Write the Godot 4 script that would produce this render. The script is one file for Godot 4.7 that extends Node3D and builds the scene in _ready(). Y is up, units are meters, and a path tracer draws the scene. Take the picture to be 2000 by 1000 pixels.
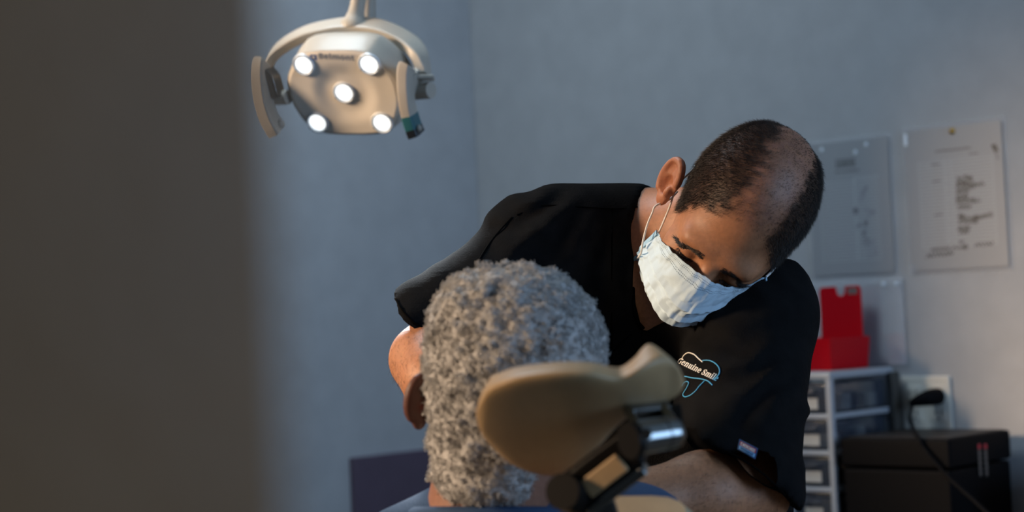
extends Node3D
# A dental surgery: a masked dentist leans over a patient in the chair, an operating lamp hangs behind them.

const FOCAL := 3400.0          # focal length in pixels of a 2000 x 1000 frame
const CAM := Vector3(0, 1.35, 0)
var cb: Basis                  # camera basis
var room: Transform3D          # corner of the two visible walls: x along wall_right, z along wall_left
var M := {}
var taken := {}

# ---------------------------------------------------------------- places
func pt(px: float, py: float, d: float) -> Vector3:
	return CAM + cb * Vector3((px - 1000.0) / FOCAL * d, (500.0 - py) / FOCAL * d, -d)

func ray_dir(px: float, py: float) -> Vector3:
	return (cb * Vector3((px - 1000.0) / FOCAL, (500.0 - py) / FOCAL, -1.0)).normalized()

# a point of wall_right's plane pushed w metres into the room, in room coordinates
func on_wall(px: float, py: float, w := 0.0) -> Vector3:
	var n := room.basis.z
	var r := ray_dir(px, py)
	var t := ((room.origin + n * w - CAM).dot(n)) / r.dot(n)
	return room.affine_inverse() * (CAM + r * t)

func on_side(px: float, py: float, u: float) -> Vector3:
	var n := room.basis.x
	var r := ray_dir(px, py)
	var t := ((room.origin + n * u - CAM).dot(n)) / r.dot(n)
	return room.affine_inverse() * (CAM + r * t)

# ---------------------------------------------------------------- mesh builder
class MB:
	var v := PackedVector3Array()
	var uv := PackedVector2Array()
	var c := PackedColorArray()
	var ix := PackedInt32Array()
	var tint := Color.WHITE
	func add(p: Vector3, t := Vector2.ZERO) -> int:
		v.append(p); uv.append(t); c.append(tint)
		return v.size() - 1
	func tri(a: int, b: int, d: int) -> void:
		ix.append(a); ix.append(b); ix.append(d)
	func quad(a: int, b: int, d: int, e: int) -> void:
		tri(a, b, d); tri(a, d, e)
	func join(o: MB, x := Transform3D.IDENTITY) -> void:
		var n := v.size()
		for i in o.v.size():
			v.append(x * o.v[i]); uv.append(o.uv[i]); c.append(o.c[i])
		for i in o.ix: ix.append(i + n)
	func normals() -> PackedVector3Array:
		var n := PackedVector3Array()
		n.resize(v.size())
		for k in range(0, ix.size(), 3):
			var a := ix[k]; var b := ix[k + 1]; var d := ix[k + 2]
			var f := (v[b] - v[a]).cross(v[d] - v[a])
			n[a] += f; n[b] += f; n[d] += f
		for i in n.size(): n[i] = n[i].normalized() if n[i].length_squared() > 0.0 else Vector3.UP
		return n
	func mesh() -> ArrayMesh:
		# triangles are kept counter-clockwise here and turned for Godot on the way out
		var arr := []
		arr.resize(Mesh.ARRAY_MAX)
		arr[Mesh.ARRAY_VERTEX] = v
		arr[Mesh.ARRAY_NORMAL] = normals()
		arr[Mesh.ARRAY_TEX_UV] = uv
		arr[Mesh.ARRAY_COLOR] = c
		var q := ix.duplicate()
		for k in range(0, q.size(), 3):
			var t := q[k + 1]; q[k + 1] = q[k + 2]; q[k + 2] = t
		arr[Mesh.ARRAY_INDEX] = q
		var m := ArrayMesh.new()
		m.add_surface_from_arrays(Mesh.PRIMITIVE_TRIANGLES, arr)
		return m

# rounded box, centred
func rbox(size: Vector3, r := 0.003, at := Vector3.ZERO, seg := 2) -> MB:
	var m := MB.new()
	var h := size * 0.5
	r = minf(r, minf(h.x, minf(h.y, h.z)) * 0.98)
	var core := h - Vector3.ONE * r
	var cols := 4 * (seg + 1)
	var rows := 2 * (seg + 1)
	for j in rows:
		var half := j / (seg + 1)
		var a := -PI / 2 + (PI / 2) * (float(j % (seg + 1)) / seg + half)
		for i in cols:
			var q := i / (seg + 1)
			var b := (PI / 2) * (q + float(i % (seg + 1)) / seg)
			var d := Vector3(cos(a) * cos(b), sin(a), cos(a) * sin(b))
			var s := Vector3(1 if q == 0 or q == 3 else -1, 1 if half else -1, 1 if q < 2 else -1)
			m.add(at + core * s + d * r)
	for j in rows - 1:
		for i in cols:
			var k := (i + 1) % cols
			m.quad(j * cols + i, (j + 1) * cols + i, (j + 1) * cols + k, j * cols + k)
	var t := (rows - 1) * cols
	var st := seg + 1
	m.quad(t, t + 3 * st, t + 2 * st, t + st)
	m.quad(0, st, 2 * st, 3 * st)
	return m

# tube along points; radii may be one number or one per point; section scale for flat bands
func tube(p: PackedVector3Array, radii, sides := 10, caps := true) -> MB:
	var m := MB.new()
	var n := p.size()
	var up := Vector3.UP
	for i in n:
		var t := (p[mini(i + 1, n - 1)] - p[maxi(i - 1, 0)]).normalized()
		if i == 0: up = Vector3.UP if absf(t.y) < 0.9 else Vector3.RIGHT
		var x := up.cross(t).normalized()
		up = t.cross(x).normalized()
		var r: float = radii if radii is float else radii[i]
		for k in sides:
			var a := TAU * k / sides
			m.add(p[i] + (x * cos(a) + up * sin(a)) * r, Vector2(float(k) / sides, float(i) / n))
	for i in n - 1:
		for k in sides:
			var l := (k + 1) % sides
			m.quad(i * sides + k, i * sides + l, (i + 1) * sides + l, (i + 1) * sides + k)
	if caps:
		for e in 2:
			var base := 0 if e == 0 else (n - 1) * sides
			var s := m.v.size()
			for k in sides: m.add(m.v[base + k])
			var c := m.add(p[0] if e == 0 else p[n - 1])
			for k in sides:
				var l := (k + 1) % sides
				if e == 0: m.tri(c, s + l, s + k)
				else: m.tri(c, s + k, s + l)
	return m

# a rounded rectangular band along points: side = local across vector, wide along side, thick across it
func band(p: PackedVector3Array, side: Vector3, wide, thick, r := 0.3) -> MB:
	var m := MB.new()
	var n := p.size()
	var sec := PackedVector2Array()
	for q in 4:
		for k in 4:
			var a := PI / 2 * (q + k / 3.0)
			var s := Vector2(1 if q == 0 or q == 3 else -1, 1 if q < 2 else -1)
			sec.append(s * (1.0 - r) + Vector2(cos(a), sin(a)) * r)
	var ns := sec.size()
	for i in n:
		var t := (p[mini(i + 1, n - 1)] - p[maxi(i - 1, 0)]).normalized()
		var y := t.cross(side).normalized()
		var x := y.cross(t).normalized()
		var w: float = wide if wide is float else wide[i]
		var h: float = thick if thick is float else thick[i]
		for s in sec: m.add(p[i] + x * s.x * w * 0.5 + y * s.y * h * 0.5)
	for i in n - 1:
		for k in ns:
			var l := (k + 1) % ns
			m.quad(i * ns + k, i * ns + l, (i + 1) * ns + l, (i + 1) * ns + k)
	for e in 2:
		var b := 0 if e == 0 else (n - 1) * ns
		var s0 := m.v.size()
		for k in ns: m.add(m.v[b + k])
		var c := m.add(p[0] if e == 0 else p[n - 1])
		for k in ns:
			var l := (k + 1) % ns
			if e == 0: m.tri(c, s0 + l, s0 + k)
			else: m.tri(c, s0 + k, s0 + l)
	return m

# lathe round the y axis: profile of (radius, height)
func lathe(prof: PackedVector2Array, sides := 24, x := Transform3D.IDENTITY) -> MB:
	var m := MB.new()
	var n := prof.size()
	for i in n:
		for k in sides:
			var a := TAU * k / sides
			m.add(x * Vector3(prof[i].x * cos(a), prof[i].y, prof[i].x * sin(a)), Vector2(float(k) / sides, float(i) / n))
	for i in n - 1:
		for k in sides:
			var l := (k + 1) % sides
			m.quad(i * sides + k, (i + 1) * sides + k, (i + 1) * sides + l, i * sides + l)
	return m

# flat polygon in xy pushed along z, with a small bevel
func slab(poly: PackedVector2Array, depth: float, bev := 0.0005) -> MB:
	var m := MB.new()
	if Geometry2D.is_polygon_clockwise(poly) == false:
		pass
	var area := 0.0
	var n := poly.size()
	for i in n: area += poly[i].cross(poly[(i + 1) % n])
	var p := poly.duplicate()
	if area < 0: p.reverse()
	var inn := PackedVector2Array()
	for i in n:
		var a := (p[i] - p[(i + n - 1) % n]).normalized()
		var b := (p[(i + 1) % n] - p[i]).normalized()
		var t := (a + b).normalized()
		inn.append(p[i] + Vector2(-t.y, t.x) * bev)
	var tr := Geometry2D.triangulate_polygon(inn)
	var rings := [[inn, 0.0], [p, bev], [p, depth - bev], [inn, depth]]
	for e in 2:
		var s := m.v.size()
		for q in inn: m.add(Vector3(q.x, q.y, depth if e else 0.0), q)
		for k in range(0, tr.size(), 3):
			var a := inn[tr[k]]; var b := inn[tr[k + 1]]; var c := inn[tr[k + 2]]
			var ccw := (b - a).cross(c - a) > 0
			if ccw == (e == 1): m.tri(s + tr[k], s + tr[k + 1], s + tr[k + 2])
			else: m.tri(s + tr[k], s + tr[k + 2], s + tr[k + 1])
	for j in 3:
		for i in n:
			var k := (i + 1) % n
			var A: PackedVector2Array = rings[j][0]; var B: PackedVector2Array = rings[j + 1][0]
			var z0: float = rings[j][1]; var z1: float = rings[j + 1][1]
			var a := m.add(Vector3(A[i].x, A[i].y, z0)); var b := m.add(Vector3(A[k].x, A[k].y, z0))
			var c := m.add(Vector3(B[k].x, B[k].y, z1)); var d := m.add(Vector3(B[i].x, B[i].y, z1))
			m.quad(a, b, c, d)
	return m

func smooth_path(p: PackedVector3Array, per := 6) -> PackedVector3Array:
	var o := PackedVector3Array()
	for i in p.size() - 1:
		for k in per:
			o.append(p[i].cubic_interpolate(p[i + 1], p[maxi(i - 1, 0)], p[mini(i + 2, p.size() - 1)], float(k) / per))
	o.append(p[p.size() - 1])
	return o

func text_mb(txt: String, h: float, depth: float, serif := false, bold := true, italic := false) -> MB:
	var tm := TextMesh.new()
	var f := SystemFont.new()
	f.font_names = PackedStringArray(["Droid Serif" if serif else "Droid Sans"])
	f.font_weight = 700 if bold else 400
	f.font_italic = italic
	tm.font = f
	tm.text = txt
	tm.font_size = 64
	tm.pixel_size = h / 46.0
	tm.depth = depth
	tm.curve_step = 1.5
	var arr: Array = tm.get_mesh_arrays()
	var m := MB.new()
	if arr.size() == 0: return m
	var vs: PackedVector3Array = arr[Mesh.ARRAY_VERTEX]
	for p in vs: m.add(p)
	var ids: PackedInt32Array = arr[Mesh.ARRAY_INDEX]
	for k in range(0, ids.size(), 3): m.tri(ids[k], ids[k + 2], ids[k + 1])
	return m

# ---------------------------------------------------------------- signed distance fields
# a bone is [a, b, ra, rb]
func sd_bones(p: Vector3, bones: Array, k: float) -> float:
	var d := 10.0
	for bn: Array in bones:
		var a: Vector3 = bn[0]
		var ab: Vector3 = bn[1] - a
		var ap := p - a
		var h := clampf(ap.dot(ab) / maxf(ab.length_squared(), 1e-9), 0.0, 1.0)
		var e := (ap - ab * h).length() - lerpf(bn[2], bn[3], h)
		var w := maxf(k - absf(d - e), 0.0)
		d = minf(d, e) - w * w / (4.0 * k)
	return d

func sd_ell(p: Vector3, c: Vector3, r: Vector3) -> float:
	var q := (p - c) / r
	var k0 := q.length()
	var k1 := (q / r).length()
	return k0 * (k0 - 1.0) / maxf(k1, 1e-6) if k0 > 0.02 else -minf(r.x, minf(r.y, r.z))

func smin(a: float, b: float, k: float) -> float:
	var w := maxf(k - absf(a - b), 0.0)
	return minf(a, b) - w * w / (4.0 * k)

func smax(a: float, b: float, k: float) -> float:
	return -smin(-a, -b, k)

# naive surface nets over a box; only blocks near the surface are visited
func nets(f: Callable, lo: Vector3, hi: Vector3, cell: float, slack := 1.5) -> MB:
	var m := MB.new()
	var nb := Vector3i(((hi - lo) / (cell * 4.0)).ceil())
	var n := nb * 4 + Vector3i.ONE
	var sy := n.x
	var sz := n.x * n.y
	var val := PackedFloat32Array()
	val.resize(n.x * n.y * n.z)
	val.fill(1e9)
	var vid := PackedInt32Array()
	vid.resize(val.size())
	vid.fill(-1)
	var reach := cell * 4.0 * 0.87 * slack
	var blocks := []
	for bz in nb.z:
		for by in nb.y:
			for bx in nb.x:
				var c := lo + (Vector3(bx, by, bz) + Vector3.ONE * 0.5) * cell * 4.0
				if absf(f.call(c)) < reach: blocks.append(Vector3i(bx, by, bz) * 4)
	for b: Vector3i in blocks:
		for z in 5:
			for y in 5:
				var row := (b.z + z) * sz + (b.y + y) * sy + b.x
				for x in 5:
					if val[row + x] > 1e8: val[row + x] = f.call(lo + Vector3(b.x + x, b.y + y, b.z + z) * cell)
	for b: Vector3i in blocks:
		for z in 4:
			for y in 4:
				for x in 4:
					var i := (b.z + z) * sz + (b.y + y) * sy + b.x + x
					var e := [val[i], val[i + 1], val[i + sy], val[i + sy + 1], val[i + sz], val[i + sz + 1], val[i + sz + sy], val[i + sz + sy + 1]]
					var neg := 0
					for q in 8:
						if e[q] < 0.0: neg += 1
					if neg == 0 or neg == 8: continue
					var s := Vector3.ZERO
					var cnt := 0
					for q in 8:
						for ax in 3:
							var o := q | (1 << ax)
							if o == q: continue
							var ea: float = e[q]; var eb: float = e[o]
							if (ea < 0.0) != (eb < 0.0):
								var t := ea / (ea - eb)
								var pq := Vector3(q & 1, (q >> 1) & 1, (q >> 2) & 1)
								pq[ax] += t
								s += pq
								cnt += 1
					vid[i] = m.add(lo + (Vector3(b.x + x, b.y + y, b.z + z) + s / cnt) * cell)
	for b: Vector3i in blocks:
		for z in 4:
			for y in 4:
				for x in 4:
					var i := (b.z + z) * sz + (b.y + y) * sy + b.x + x
					if vid[i] < 0: continue
					var neg: bool = val[i] < 0.0
					var st := [1, sy, sz]
					for ax in 3:
						if (val[i + st[ax]] < 0.0) == neg: continue
						var o1: int = st[(ax + 1) % 3]
						var o2: int = st[(ax + 2) % 3]
						if i - o1 - o2 < 0: continue
						var a := vid[i]; var c1 := vid[i - o1]; var c2 := vid[i - o1 - o2]; var c3 := vid[i - o2]
						if c1 < 0 or c2 < 0 or c3 < 0: continue
						if neg: m.quad(a, c1, c2, c3)
						else: m.quad(a, c3, c2, c1)
	return m

func march(o: Vector3, d: Vector3, f: Callable, most := 4.0, start := 0.0) -> Vector3:
	var t := start
	for i in 90:
		var s: float = f.call(o + d * t)
		if s < 0.0003: break
		t += s * 0.8
		if t > most: break
	return o + d * t

func grad(p: Vector3, f: Callable) -> Vector3:
	var e := 0.002
	return Vector3(f.call(p + Vector3(e, 0, 0)) - f.call(p - Vector3(e, 0, 0)), f.call(p + Vector3(0, e, 0)) - f.call(p - Vector3(0, e, 0)), f.call(p + Vector3(0, 0, e)) - f.call(p - Vector3(0, 0, e))).normalized()

# ---------------------------------------------------------------- nodes
func numbered(called: String) -> String:
	if not taken.has(called):
		taken[called] = 0
		return called
	taken[called] += 1
	return "%s_%03d" % [called, taken[called]]

func obj(called: String, m, mat: Material, parent: Node = self) -> MeshInstance3D:
	var o := MeshInstance3D.new()
	o.name = numbered(called) if parent == self else called
	o.mesh = m.mesh() if m is MB else m
	o.material_override = mat
	o.cast_shadow = GeometryInstance3D.SHADOW_CASTING_SETTING_ON
	parent.add_child(o, true)
	return o

func tag(o: Node, label: String, category: String, group := "") -> Node:
	o.set_meta("label", label)
	o.set_meta("category", category)
	if group: o.set_meta("group", group)
	return o

func thing(called: String, label: String, category: String, x: Transform3D, group := "") -> Node3D:
	var o := Node3D.new()
	o.name = numbered(called)
	add_child(o)
	o.transform = x
	tag(o, label, category, group)
	return o

func struct(called: String, m, mat: Material, x := Transform3D.IDENTITY) -> MeshInstance3D:
	var o := obj(called, m, mat)
	o.transform = x
	o.set_meta("kind", "structure")
	return o

func at_room(p: Vector3) -> Transform3D:
	return room * Transform3D(Basis.IDENTITY, p)

# ---------------------------------------------------------------- materials
func noise_img(sz: int, freq: float, oct: int, sd: int, lo := 0.0, hi := 1.0, kind := FastNoiseLite.TYPE_SIMPLEX_SMOOTH) -> Image:
	var n := FastNoiseLite.new()
	n.seed = sd
	n.noise_type = kind
	n.frequency = freq
	n.fractal_octaves = oct
	var im := n.get_seamless_image(sz, sz)
	im.convert(Image.FORMAT_RGB8)
	if lo != 0.0 or hi != 1.0:
		for y in sz:
			for x in sz:
				var g := lerpf(lo, hi, im.get_pixel(x, y).r)
				im.set_pixel(x, y, Color(g, g, g))
	return im

func tex(im: Image) -> ImageTexture:
	im.generate_mipmaps()
	return ImageTexture.create_from_image(im)

func bumps(im: Image, k: float) -> ImageTexture:
	var b := im.duplicate()
	b.convert(Image.FORMAT_RGBA8)
	b.bump_map_to_normal_map(k)
	return ImageTexture.create_from_image(b)

func sm(color: Color, rough := 0.6, metal := 0.0) -> StandardMaterial3D:
	var m := StandardMaterial3D.new()
	m.albedo_color = color
	m.roughness = rough
	m.metallic = metal
	return m

func grained(m: StandardMaterial3D, col: Texture2D, nrm: Texture2D, scale: float, k := 0.4) -> StandardMaterial3D:
	m.uv1_triplanar = true
	m.uv1_scale = Vector3.ONE * scale
	if col: m.albedo_texture = col
	if nrm:
		m.normal_enabled = true
		m.normal_texture = nrm
		m.normal_scale = k
	return m

func make_materials() -> void:
	var fine := noise_img(256, 0.09, 3, 3)
	var coarse := noise_img(256, 0.02, 4, 5, 0.95, 1.0)
	var fine_n := bumps(fine, 3.0)
	var coarse_t := tex(coarse)
	M.wall = grained(sm(Color8(172, 172, 174), 0.8), coarse_t, fine_n, 2.0, 0.06)
	M.ceiling = grained(sm(Color8(205, 203, 198), 0.9), coarse_t, fine_n, 1.5, 0.2)
	M.floor = grained(sm(Color8(120, 112, 102), 0.45), coarse_t, fine_n, 1.2, 0.1)
	M.panel = grained(sm(Color8(140, 94, 40), 0.6), coarse_t, fine_n, 3.0, 0.15)
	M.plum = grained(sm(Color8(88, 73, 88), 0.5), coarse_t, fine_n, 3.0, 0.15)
	M.frame = sm(Color8(215, 212, 205), 0.45)
	M.lampshell = sm(Color8(182, 173, 160), 0.36)
	M.lampshell.metallic_specular = 0.35
	M.lampface = sm(Color8(236, 227, 214), 0.5)
	M.lampglass = sm(Color8(225, 232, 238), 0.15)
	M.led = sm(Color(1, 1, 1), 0.3)
	M.led.emission_enabled = true
	M.led.emission = Color(0.93, 0.97, 1.0)
	M.led.emission_energy_multiplier = 1.5
	M.ledmark = sm(Color8(120, 170, 210), 0.3)
	M.screw = sm(Color8(120, 120, 118), 0.35, 0.8)
	M.ink = sm(Color8(28, 80, 156), 0.5)
	M.inkpale = sm(Color8(120, 130, 146), 0.5)
	M.teal = sm(Color8(44, 100, 108), 0.35)
	M.darkgrip = sm(Color8(36, 40, 46), 0.22)
	M.chrome = sm(Color8(134, 136, 136), 0.2, 1.0)
	M.steel = sm(Color8(92, 92, 92), 0.3, 0.9)
	M.blackplastic = sm(Color8(17, 15, 14), 0.5)
	M.blackplastic.metallic_specular = 0.25
	M.cord = sm(Color8(14, 14, 16), 0.6)
	M.cord.metallic_specular = 0.15
	M.case = grained(sm(Color8(14, 14, 16), 0.6), coarse_t, fine_n, 8.0, 0.2)
	M.casetop = sm(Color8(40, 36, 34), 0.45)
	M.case.metallic_specular = 0.15
	M.casetop.metallic_specular = 0.3
	M.vinyl = grained(sm(Color8(178, 148, 108), 0.45), coarse_t, fine_n, 14.0, 0.18)
	M.upholstery = grained(sm(Color8(176, 156, 124), 0.5), coarse_t, fine_n, 10.0, 0.2)
	M.red = sm(Color8(186, 4, 22), 0.45)
	M.red.metallic_specular = 0.25
	M.hook = sm(Color8(112, 100, 96), 0.5)
	M.unit = sm(Color8(156, 162, 170), 0.5)
	M.drawer = sm(Color8(70, 78, 92), 0.12)
	M.drawer.transparency = BaseMaterial3D.TRANSPARENCY_ALPHA
	M.drawer.albedo_color.a = 0.38
	M.cardboard = sm(Color8(205, 208, 206), 0.7)
	M.darkcarton = sm(Color8(58, 46, 42), 0.7)
	M.label = sm(Color8(190, 188, 182), 0.7)
	M.plate = sm(Color8(214, 208, 196), 0.35)
	M.slot = sm(Color8(60, 58, 54), 0.6)
	M.clear = sm(Color(0.95, 0.97, 1.0, 0.10), 0.06)
	M.clear.transparency = BaseMaterial3D.TRANSPARENCY_ALPHA
	M.glass = sm(Color(0.95, 0.98, 1.0, 0.06), 0.02)
	M.glass.transparency = BaseMaterial3D.TRANSPARENCY_ALPHA
	M.glint_tape = sm(Color8(232, 238, 244), 0.12)  # near-white that paints glare and glints on laminate and sleeve
	M.brass = sm(Color8(206, 160, 84), 0.25, 0.9)
	M.counter = grained(sm(Color8(96, 90, 88), 0.35), coarse_t, fine_n, 4.0, 0.1)
	M.cabinet = sm(Color8(150, 140, 128), 0.5)
	M.plumbox = sm(Color8(36, 28, 36), 0.5)
	M.outline_white = sm(Color8(232, 226, 214), 0.6)
	M.outline_blue = sm(Color8(64, 158, 206), 0.55)
	M.patchblue = sm(Color8(30, 62, 104), 0.7)
	M.patchred = sm(Color8(170, 34, 48), 0.7)
	M.patchpale = sm(Color8(120, 168, 204), 0.7)
	var cloth := noise_img(256, 0.16, 2, 8)
	M.scrub = grained(sm(Color8(25, 25, 26), 0.95), tex(noise_img(128, 0.03, 3, 11, 0.8, 1.0)), bumps(cloth, 4.0), 9.0, 0.25)
	M.scrub.metallic_specular = 0.12
	M.trousers = sm(Color8(26, 26, 30), 0.9)
	M.shoe = sm(Color8(30, 30, 30), 0.5)
	M.seam = sm(Color8(12, 12, 13), 0.95)
	M.seam.metallic_specular = 0.05
	M.navy = grained(sm(Color8(34, 62, 96), 0.85), coarse_t, bumps(cloth, 4.0), 10.0, 0.3)
	M.glove = sm(Color8(120, 150, 190), 0.45)
	var skin := grained(sm(Color(1, 1, 1), 0.52), tex(noise_img(256, 0.05, 4, 21, 0.86, 1.0)), bumps(noise_img(256, 0.22, 2, 23), 3.0), 11.0, 0.22)
	skin.vertex_color_use_as_albedo = true
	skin.subsurf_scatter_enabled = true
	skin.subsurf_scatter_strength = 0.06
	M.skin = skin
	var hair := sm(Color(1, 1, 1), 0.55)
	hair.vertex_color_use_as_albedo = true
	M.hair = hair
	var curl := sm(Color(1, 1, 1), 0.62)
	curl.vertex_color_use_as_albedo = true
	M.curl = curl
	M.eye = sm(Color8(60, 45, 38), 0.2)

# ---------------------------------------------------------------- the start
func _ready() -> void:
	# camera
	cb = Basis(Vector3.RIGHT, deg_to_rad(2.25)) * Basis(Vector3.BACK, deg_to_rad(-2.6))
	var cam := Camera3D.new()
	cam.name = "camera"
	add_child(cam)
	cam.transform = Transform3D(cb, CAM)
	var at := CameraAttributesPhysical.new()
	at.frustum_focal_length = 12.0 * FOCAL / 500.0
	at.frustum_focus_distance = 2.2
	at.exposure_aperture = 4.1
	at.frustum_near = 0.05
	at.frustum_far = 60.0
	cam.attributes = at
	cam.fov = rad_to_deg(2.0 * atan(500.0 / FOCAL))
	cam.current = true
	# sky, exposure
	var env := Environment.new()
	env.background_mode = Environment.BG_SKY
	var sky := Sky.new()
	var sk := ProceduralSkyMaterial.new()
	sk.sky_top_color = Color8(116, 148, 196)
	sk.sky_horizon_color = Color8(196, 208, 220)
	sk.ground_bottom_color = Color8(90, 86, 80)
	sk.ground_horizon_color = Color8(150, 146, 140)
	sk.sky_energy_multiplier = 0.35
	sk.ground_energy_multiplier = 0.25
	sk.sun_angle_max = 12.0
	sky.sky_material = sk
	env.sky = sky
	env.tonemap_mode = Environment.TONE_MAPPER_LINEAR
	env.tonemap_exposure = 1.0
	env.sdfgi_enabled = true
	env.ssao_enabled = true
	env.ssil_enabled = true
	var we := WorldEnvironment.new()
	we.name = "world_environment"
	we.environment = env
	add_child(we)
	# low sun through the high window of wall_left
	var sun := DirectionalLight3D.new()
	sun.name = "sun"
	add_child(sun)
	sun.look_at_from_position(Vector3(-9.3, 3.1, 2.0), Vector3.ZERO)
	sun.light_color = Color(1.0, 0.87, 0.73)
	sun.light_energy = 2.4
	sun.light_angular_distance = 13.0
	sun.shadow_enabled = true
	sun.sky_mode = DirectionalLight3D.SKY_MODE_LIGHT_ONLY
	# the room's corner
	var a := deg_to_rad(43.0)
	room = Transform3D(Basis(Vector3(cos(a), 0, sin(a)), Vector3.UP, Vector3(-sin(a), 0, cos(a))), Vector3(-0.0763, 0, -4.2808))
	# cool daylight through the window opposite wall_left
	var day := AreaLight3D.new()
	day.name = "daylight"
	add_child(day)
	day.transform = room * Transform3D(Basis(Vector3.UP, PI / 2), Vector3(4.36, 1.72, 1.05))
	day.area_size = Vector2(1.4, 1.2)
	day.light_color = Color(0.68, 0.83, 1.0)
	day.light_energy = 3.7
	day.shadow_enabled = true
	make_materials()
	build_room()
	build_lamp()
	build_chair()
	build_wall_things()
	build_dentist()
	build_patient()

# ---------------------------------------------------------------- room
func boxes(list: Array) -> MB:
	var m := MB.new()
	for b: Array in list: m.join(rbox(b[1] - b[0], 0.002, (b[0] + b[1]) * 0.5, 1))
	return m

func build_room() -> void:
	var H := 2.95
	var X := 4.4
	var Z := 5.6
	struct("floor", rbox(Vector3(X + 0.4, 0.2, Z + 0.4), 0.002, Vector3(X / 2, -0.1, Z / 2)), M.floor, room)
	struct("ceiling", rbox(Vector3(X + 0.4, 0.2, Z + 0.4), 0.002, Vector3(X / 2, H + 0.1, Z / 2)), M.ceiling, room)
	struct("wall_right", rbox(Vector3(X + 0.4, H, 0.2), 0.002, Vector3(X / 2, H / 2, -0.1)), M.wall, room)
	struct("wall_back", rbox(Vector3(X + 0.4, H, 0.2), 0.002, Vector3(X / 2, H / 2, Z + 0.1)), M.wall, room)
	# wall_left with the high window
	var z0 := 2.05; var z1 := 5.3; var y0 := 1.70; var y1 := 2.62
	struct("wall_left", boxes([[Vector3(-0.2, 0, 0), Vector3(0, H, z0)], [Vector3(-0.2, 0, z1), Vector3(0, H, Z)], [Vector3(-0.2, 0, z0), Vector3(0, y0, z1)], [Vector3(-0.2, y1, z0), Vector3(0, H, z1)]]), M.wall, room)
	var w := struct("window_1", boxes([[Vector3(-0.15, y0, z0), Vector3(-0.10, y0 + 0.05, z1)], [Vector3(-0.15, y1 - 0.05, z0), Vector3(-0.10, y1, z1)], [Vector3(-0.15, y0, z0), Vector3(-0.10, y1, z0 + 0.05)], [Vector3(-0.15, y0, z1 - 0.05), Vector3(-0.10, y1, z1)]]), M.frame, room)
	obj("pane", rbox(Vector3(0.006, y1 - y0 - 0.08, z1 - z0 - 0.08), 0.001, Vector3(-0.125, (y0 + y1) / 2, (z0 + z1) / 2)), M.glass, w)
	# opposite wall with a smaller window
	var a0 := 0.35; var a1 := 1.75; var b0 := 1.12; var b1 := 2.32
	struct("wall_front", boxes([[Vector3(X, 0, 0), Vector3(X + 0.2, H, a0)], [Vector3(X, 0, a1), Vector3(X + 0.2, H, Z)], [Vector3(X, 0, a0), Vector3(X + 0.2, b0, a1)], [Vector3(X, b1, a0), Vector3(X + 0.2, H, a1)]]), M.wall, room)
	var w2 := struct("window_2", boxes([[Vector3(X + 0.1, b0, a0), Vector3(X + 0.15, b0 + 0.05, a1)], [Vector3(X + 0.1, b1 - 0.05, a0), Vector3(X + 0.15, b1, a1)], [Vector3(X + 0.1, b0, a0), Vector3(X + 0.15, b1, a0 + 0.05)], [Vector3(X + 0.1, b0, a1 - 0.05), Vector3(X + 0.15, b1, a1)]]), M.frame, room)
	obj("pane", rbox(Vector3(0.006, b1 - b0 - 0.08, a1 - a0 - 0.08), 0.001, Vector3(X + 0.125, (b0 + b1) / 2, (a0 + a1) / 2)), M.glass, w2)
	# plum panel on wall_left beside the corner
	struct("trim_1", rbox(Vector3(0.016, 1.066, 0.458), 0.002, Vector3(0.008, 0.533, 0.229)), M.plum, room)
	# door post beside the camera
	var e0 := pt(526, 500, 0.376)
	var turn := Basis(Vector3.UP, deg_to_rad(46.0))
	var post := struct("trim_2", rbox(Vector3(0.10, H, 0.12), 0.003, Vector3(-0.05, H / 2, -0.055)), M.panel, Transform3D(turn, Vector3(e0.x, 0, e0.z)))
	obj("door_stop", rbox(Vector3(0.03, H, 0.014), 0.002, Vector3(-0.065, H / 2, -0.116)), M.panel, post)
	# unseen fill light, added over the corner to brighten the walls
	var cl := thing("added_fill_light", "square fill light panel added unseen above the corner of the room", "fill light", at_room(Vector3(0.64, H, 1.3)))
	obj("light_frame", boxes([[Vector3(-0.31, -0.03, -0.31), Vector3(0.31, 0, -0.285)], [Vector3(-0.31, -0.03, 0.285), Vector3(0.31, 0, 0.31)], [Vector3(-0.31, -0.03, -0.285), Vector3(-0.285, 0, 0.285)], [Vector3(0.285, -0.03, -0.285), Vector3(0.31, 0, 0.285)]]), M.frame, cl)
	var glow := sm(Color(1, 1, 1), 0.5)
	glow.emission_enabled = true
	glow.emission = Color(0.85, 0.94, 1.0)
	glow.emission_energy_multiplier = 1.0
	obj("light_diffuser", rbox(Vector3(0.57, 0.008, 0.57), 0.002, Vector3(0, -0.014, 0)), glow, cl)
	var al := AreaLight3D.new()
	al.name = "fill_glow"
	cl.add_child(al)
	al.transform = Transform3D(Basis(Vector3.RIGHT, -PI / 2), Vector3(0, -0.035, 0))
	al.area_size = Vector2(0.55, 0.55)
	al.light_color = Color(0.85, 0.94, 1.0)
	al.light_energy = 2.0
	al.shadow_enabled = true

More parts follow.
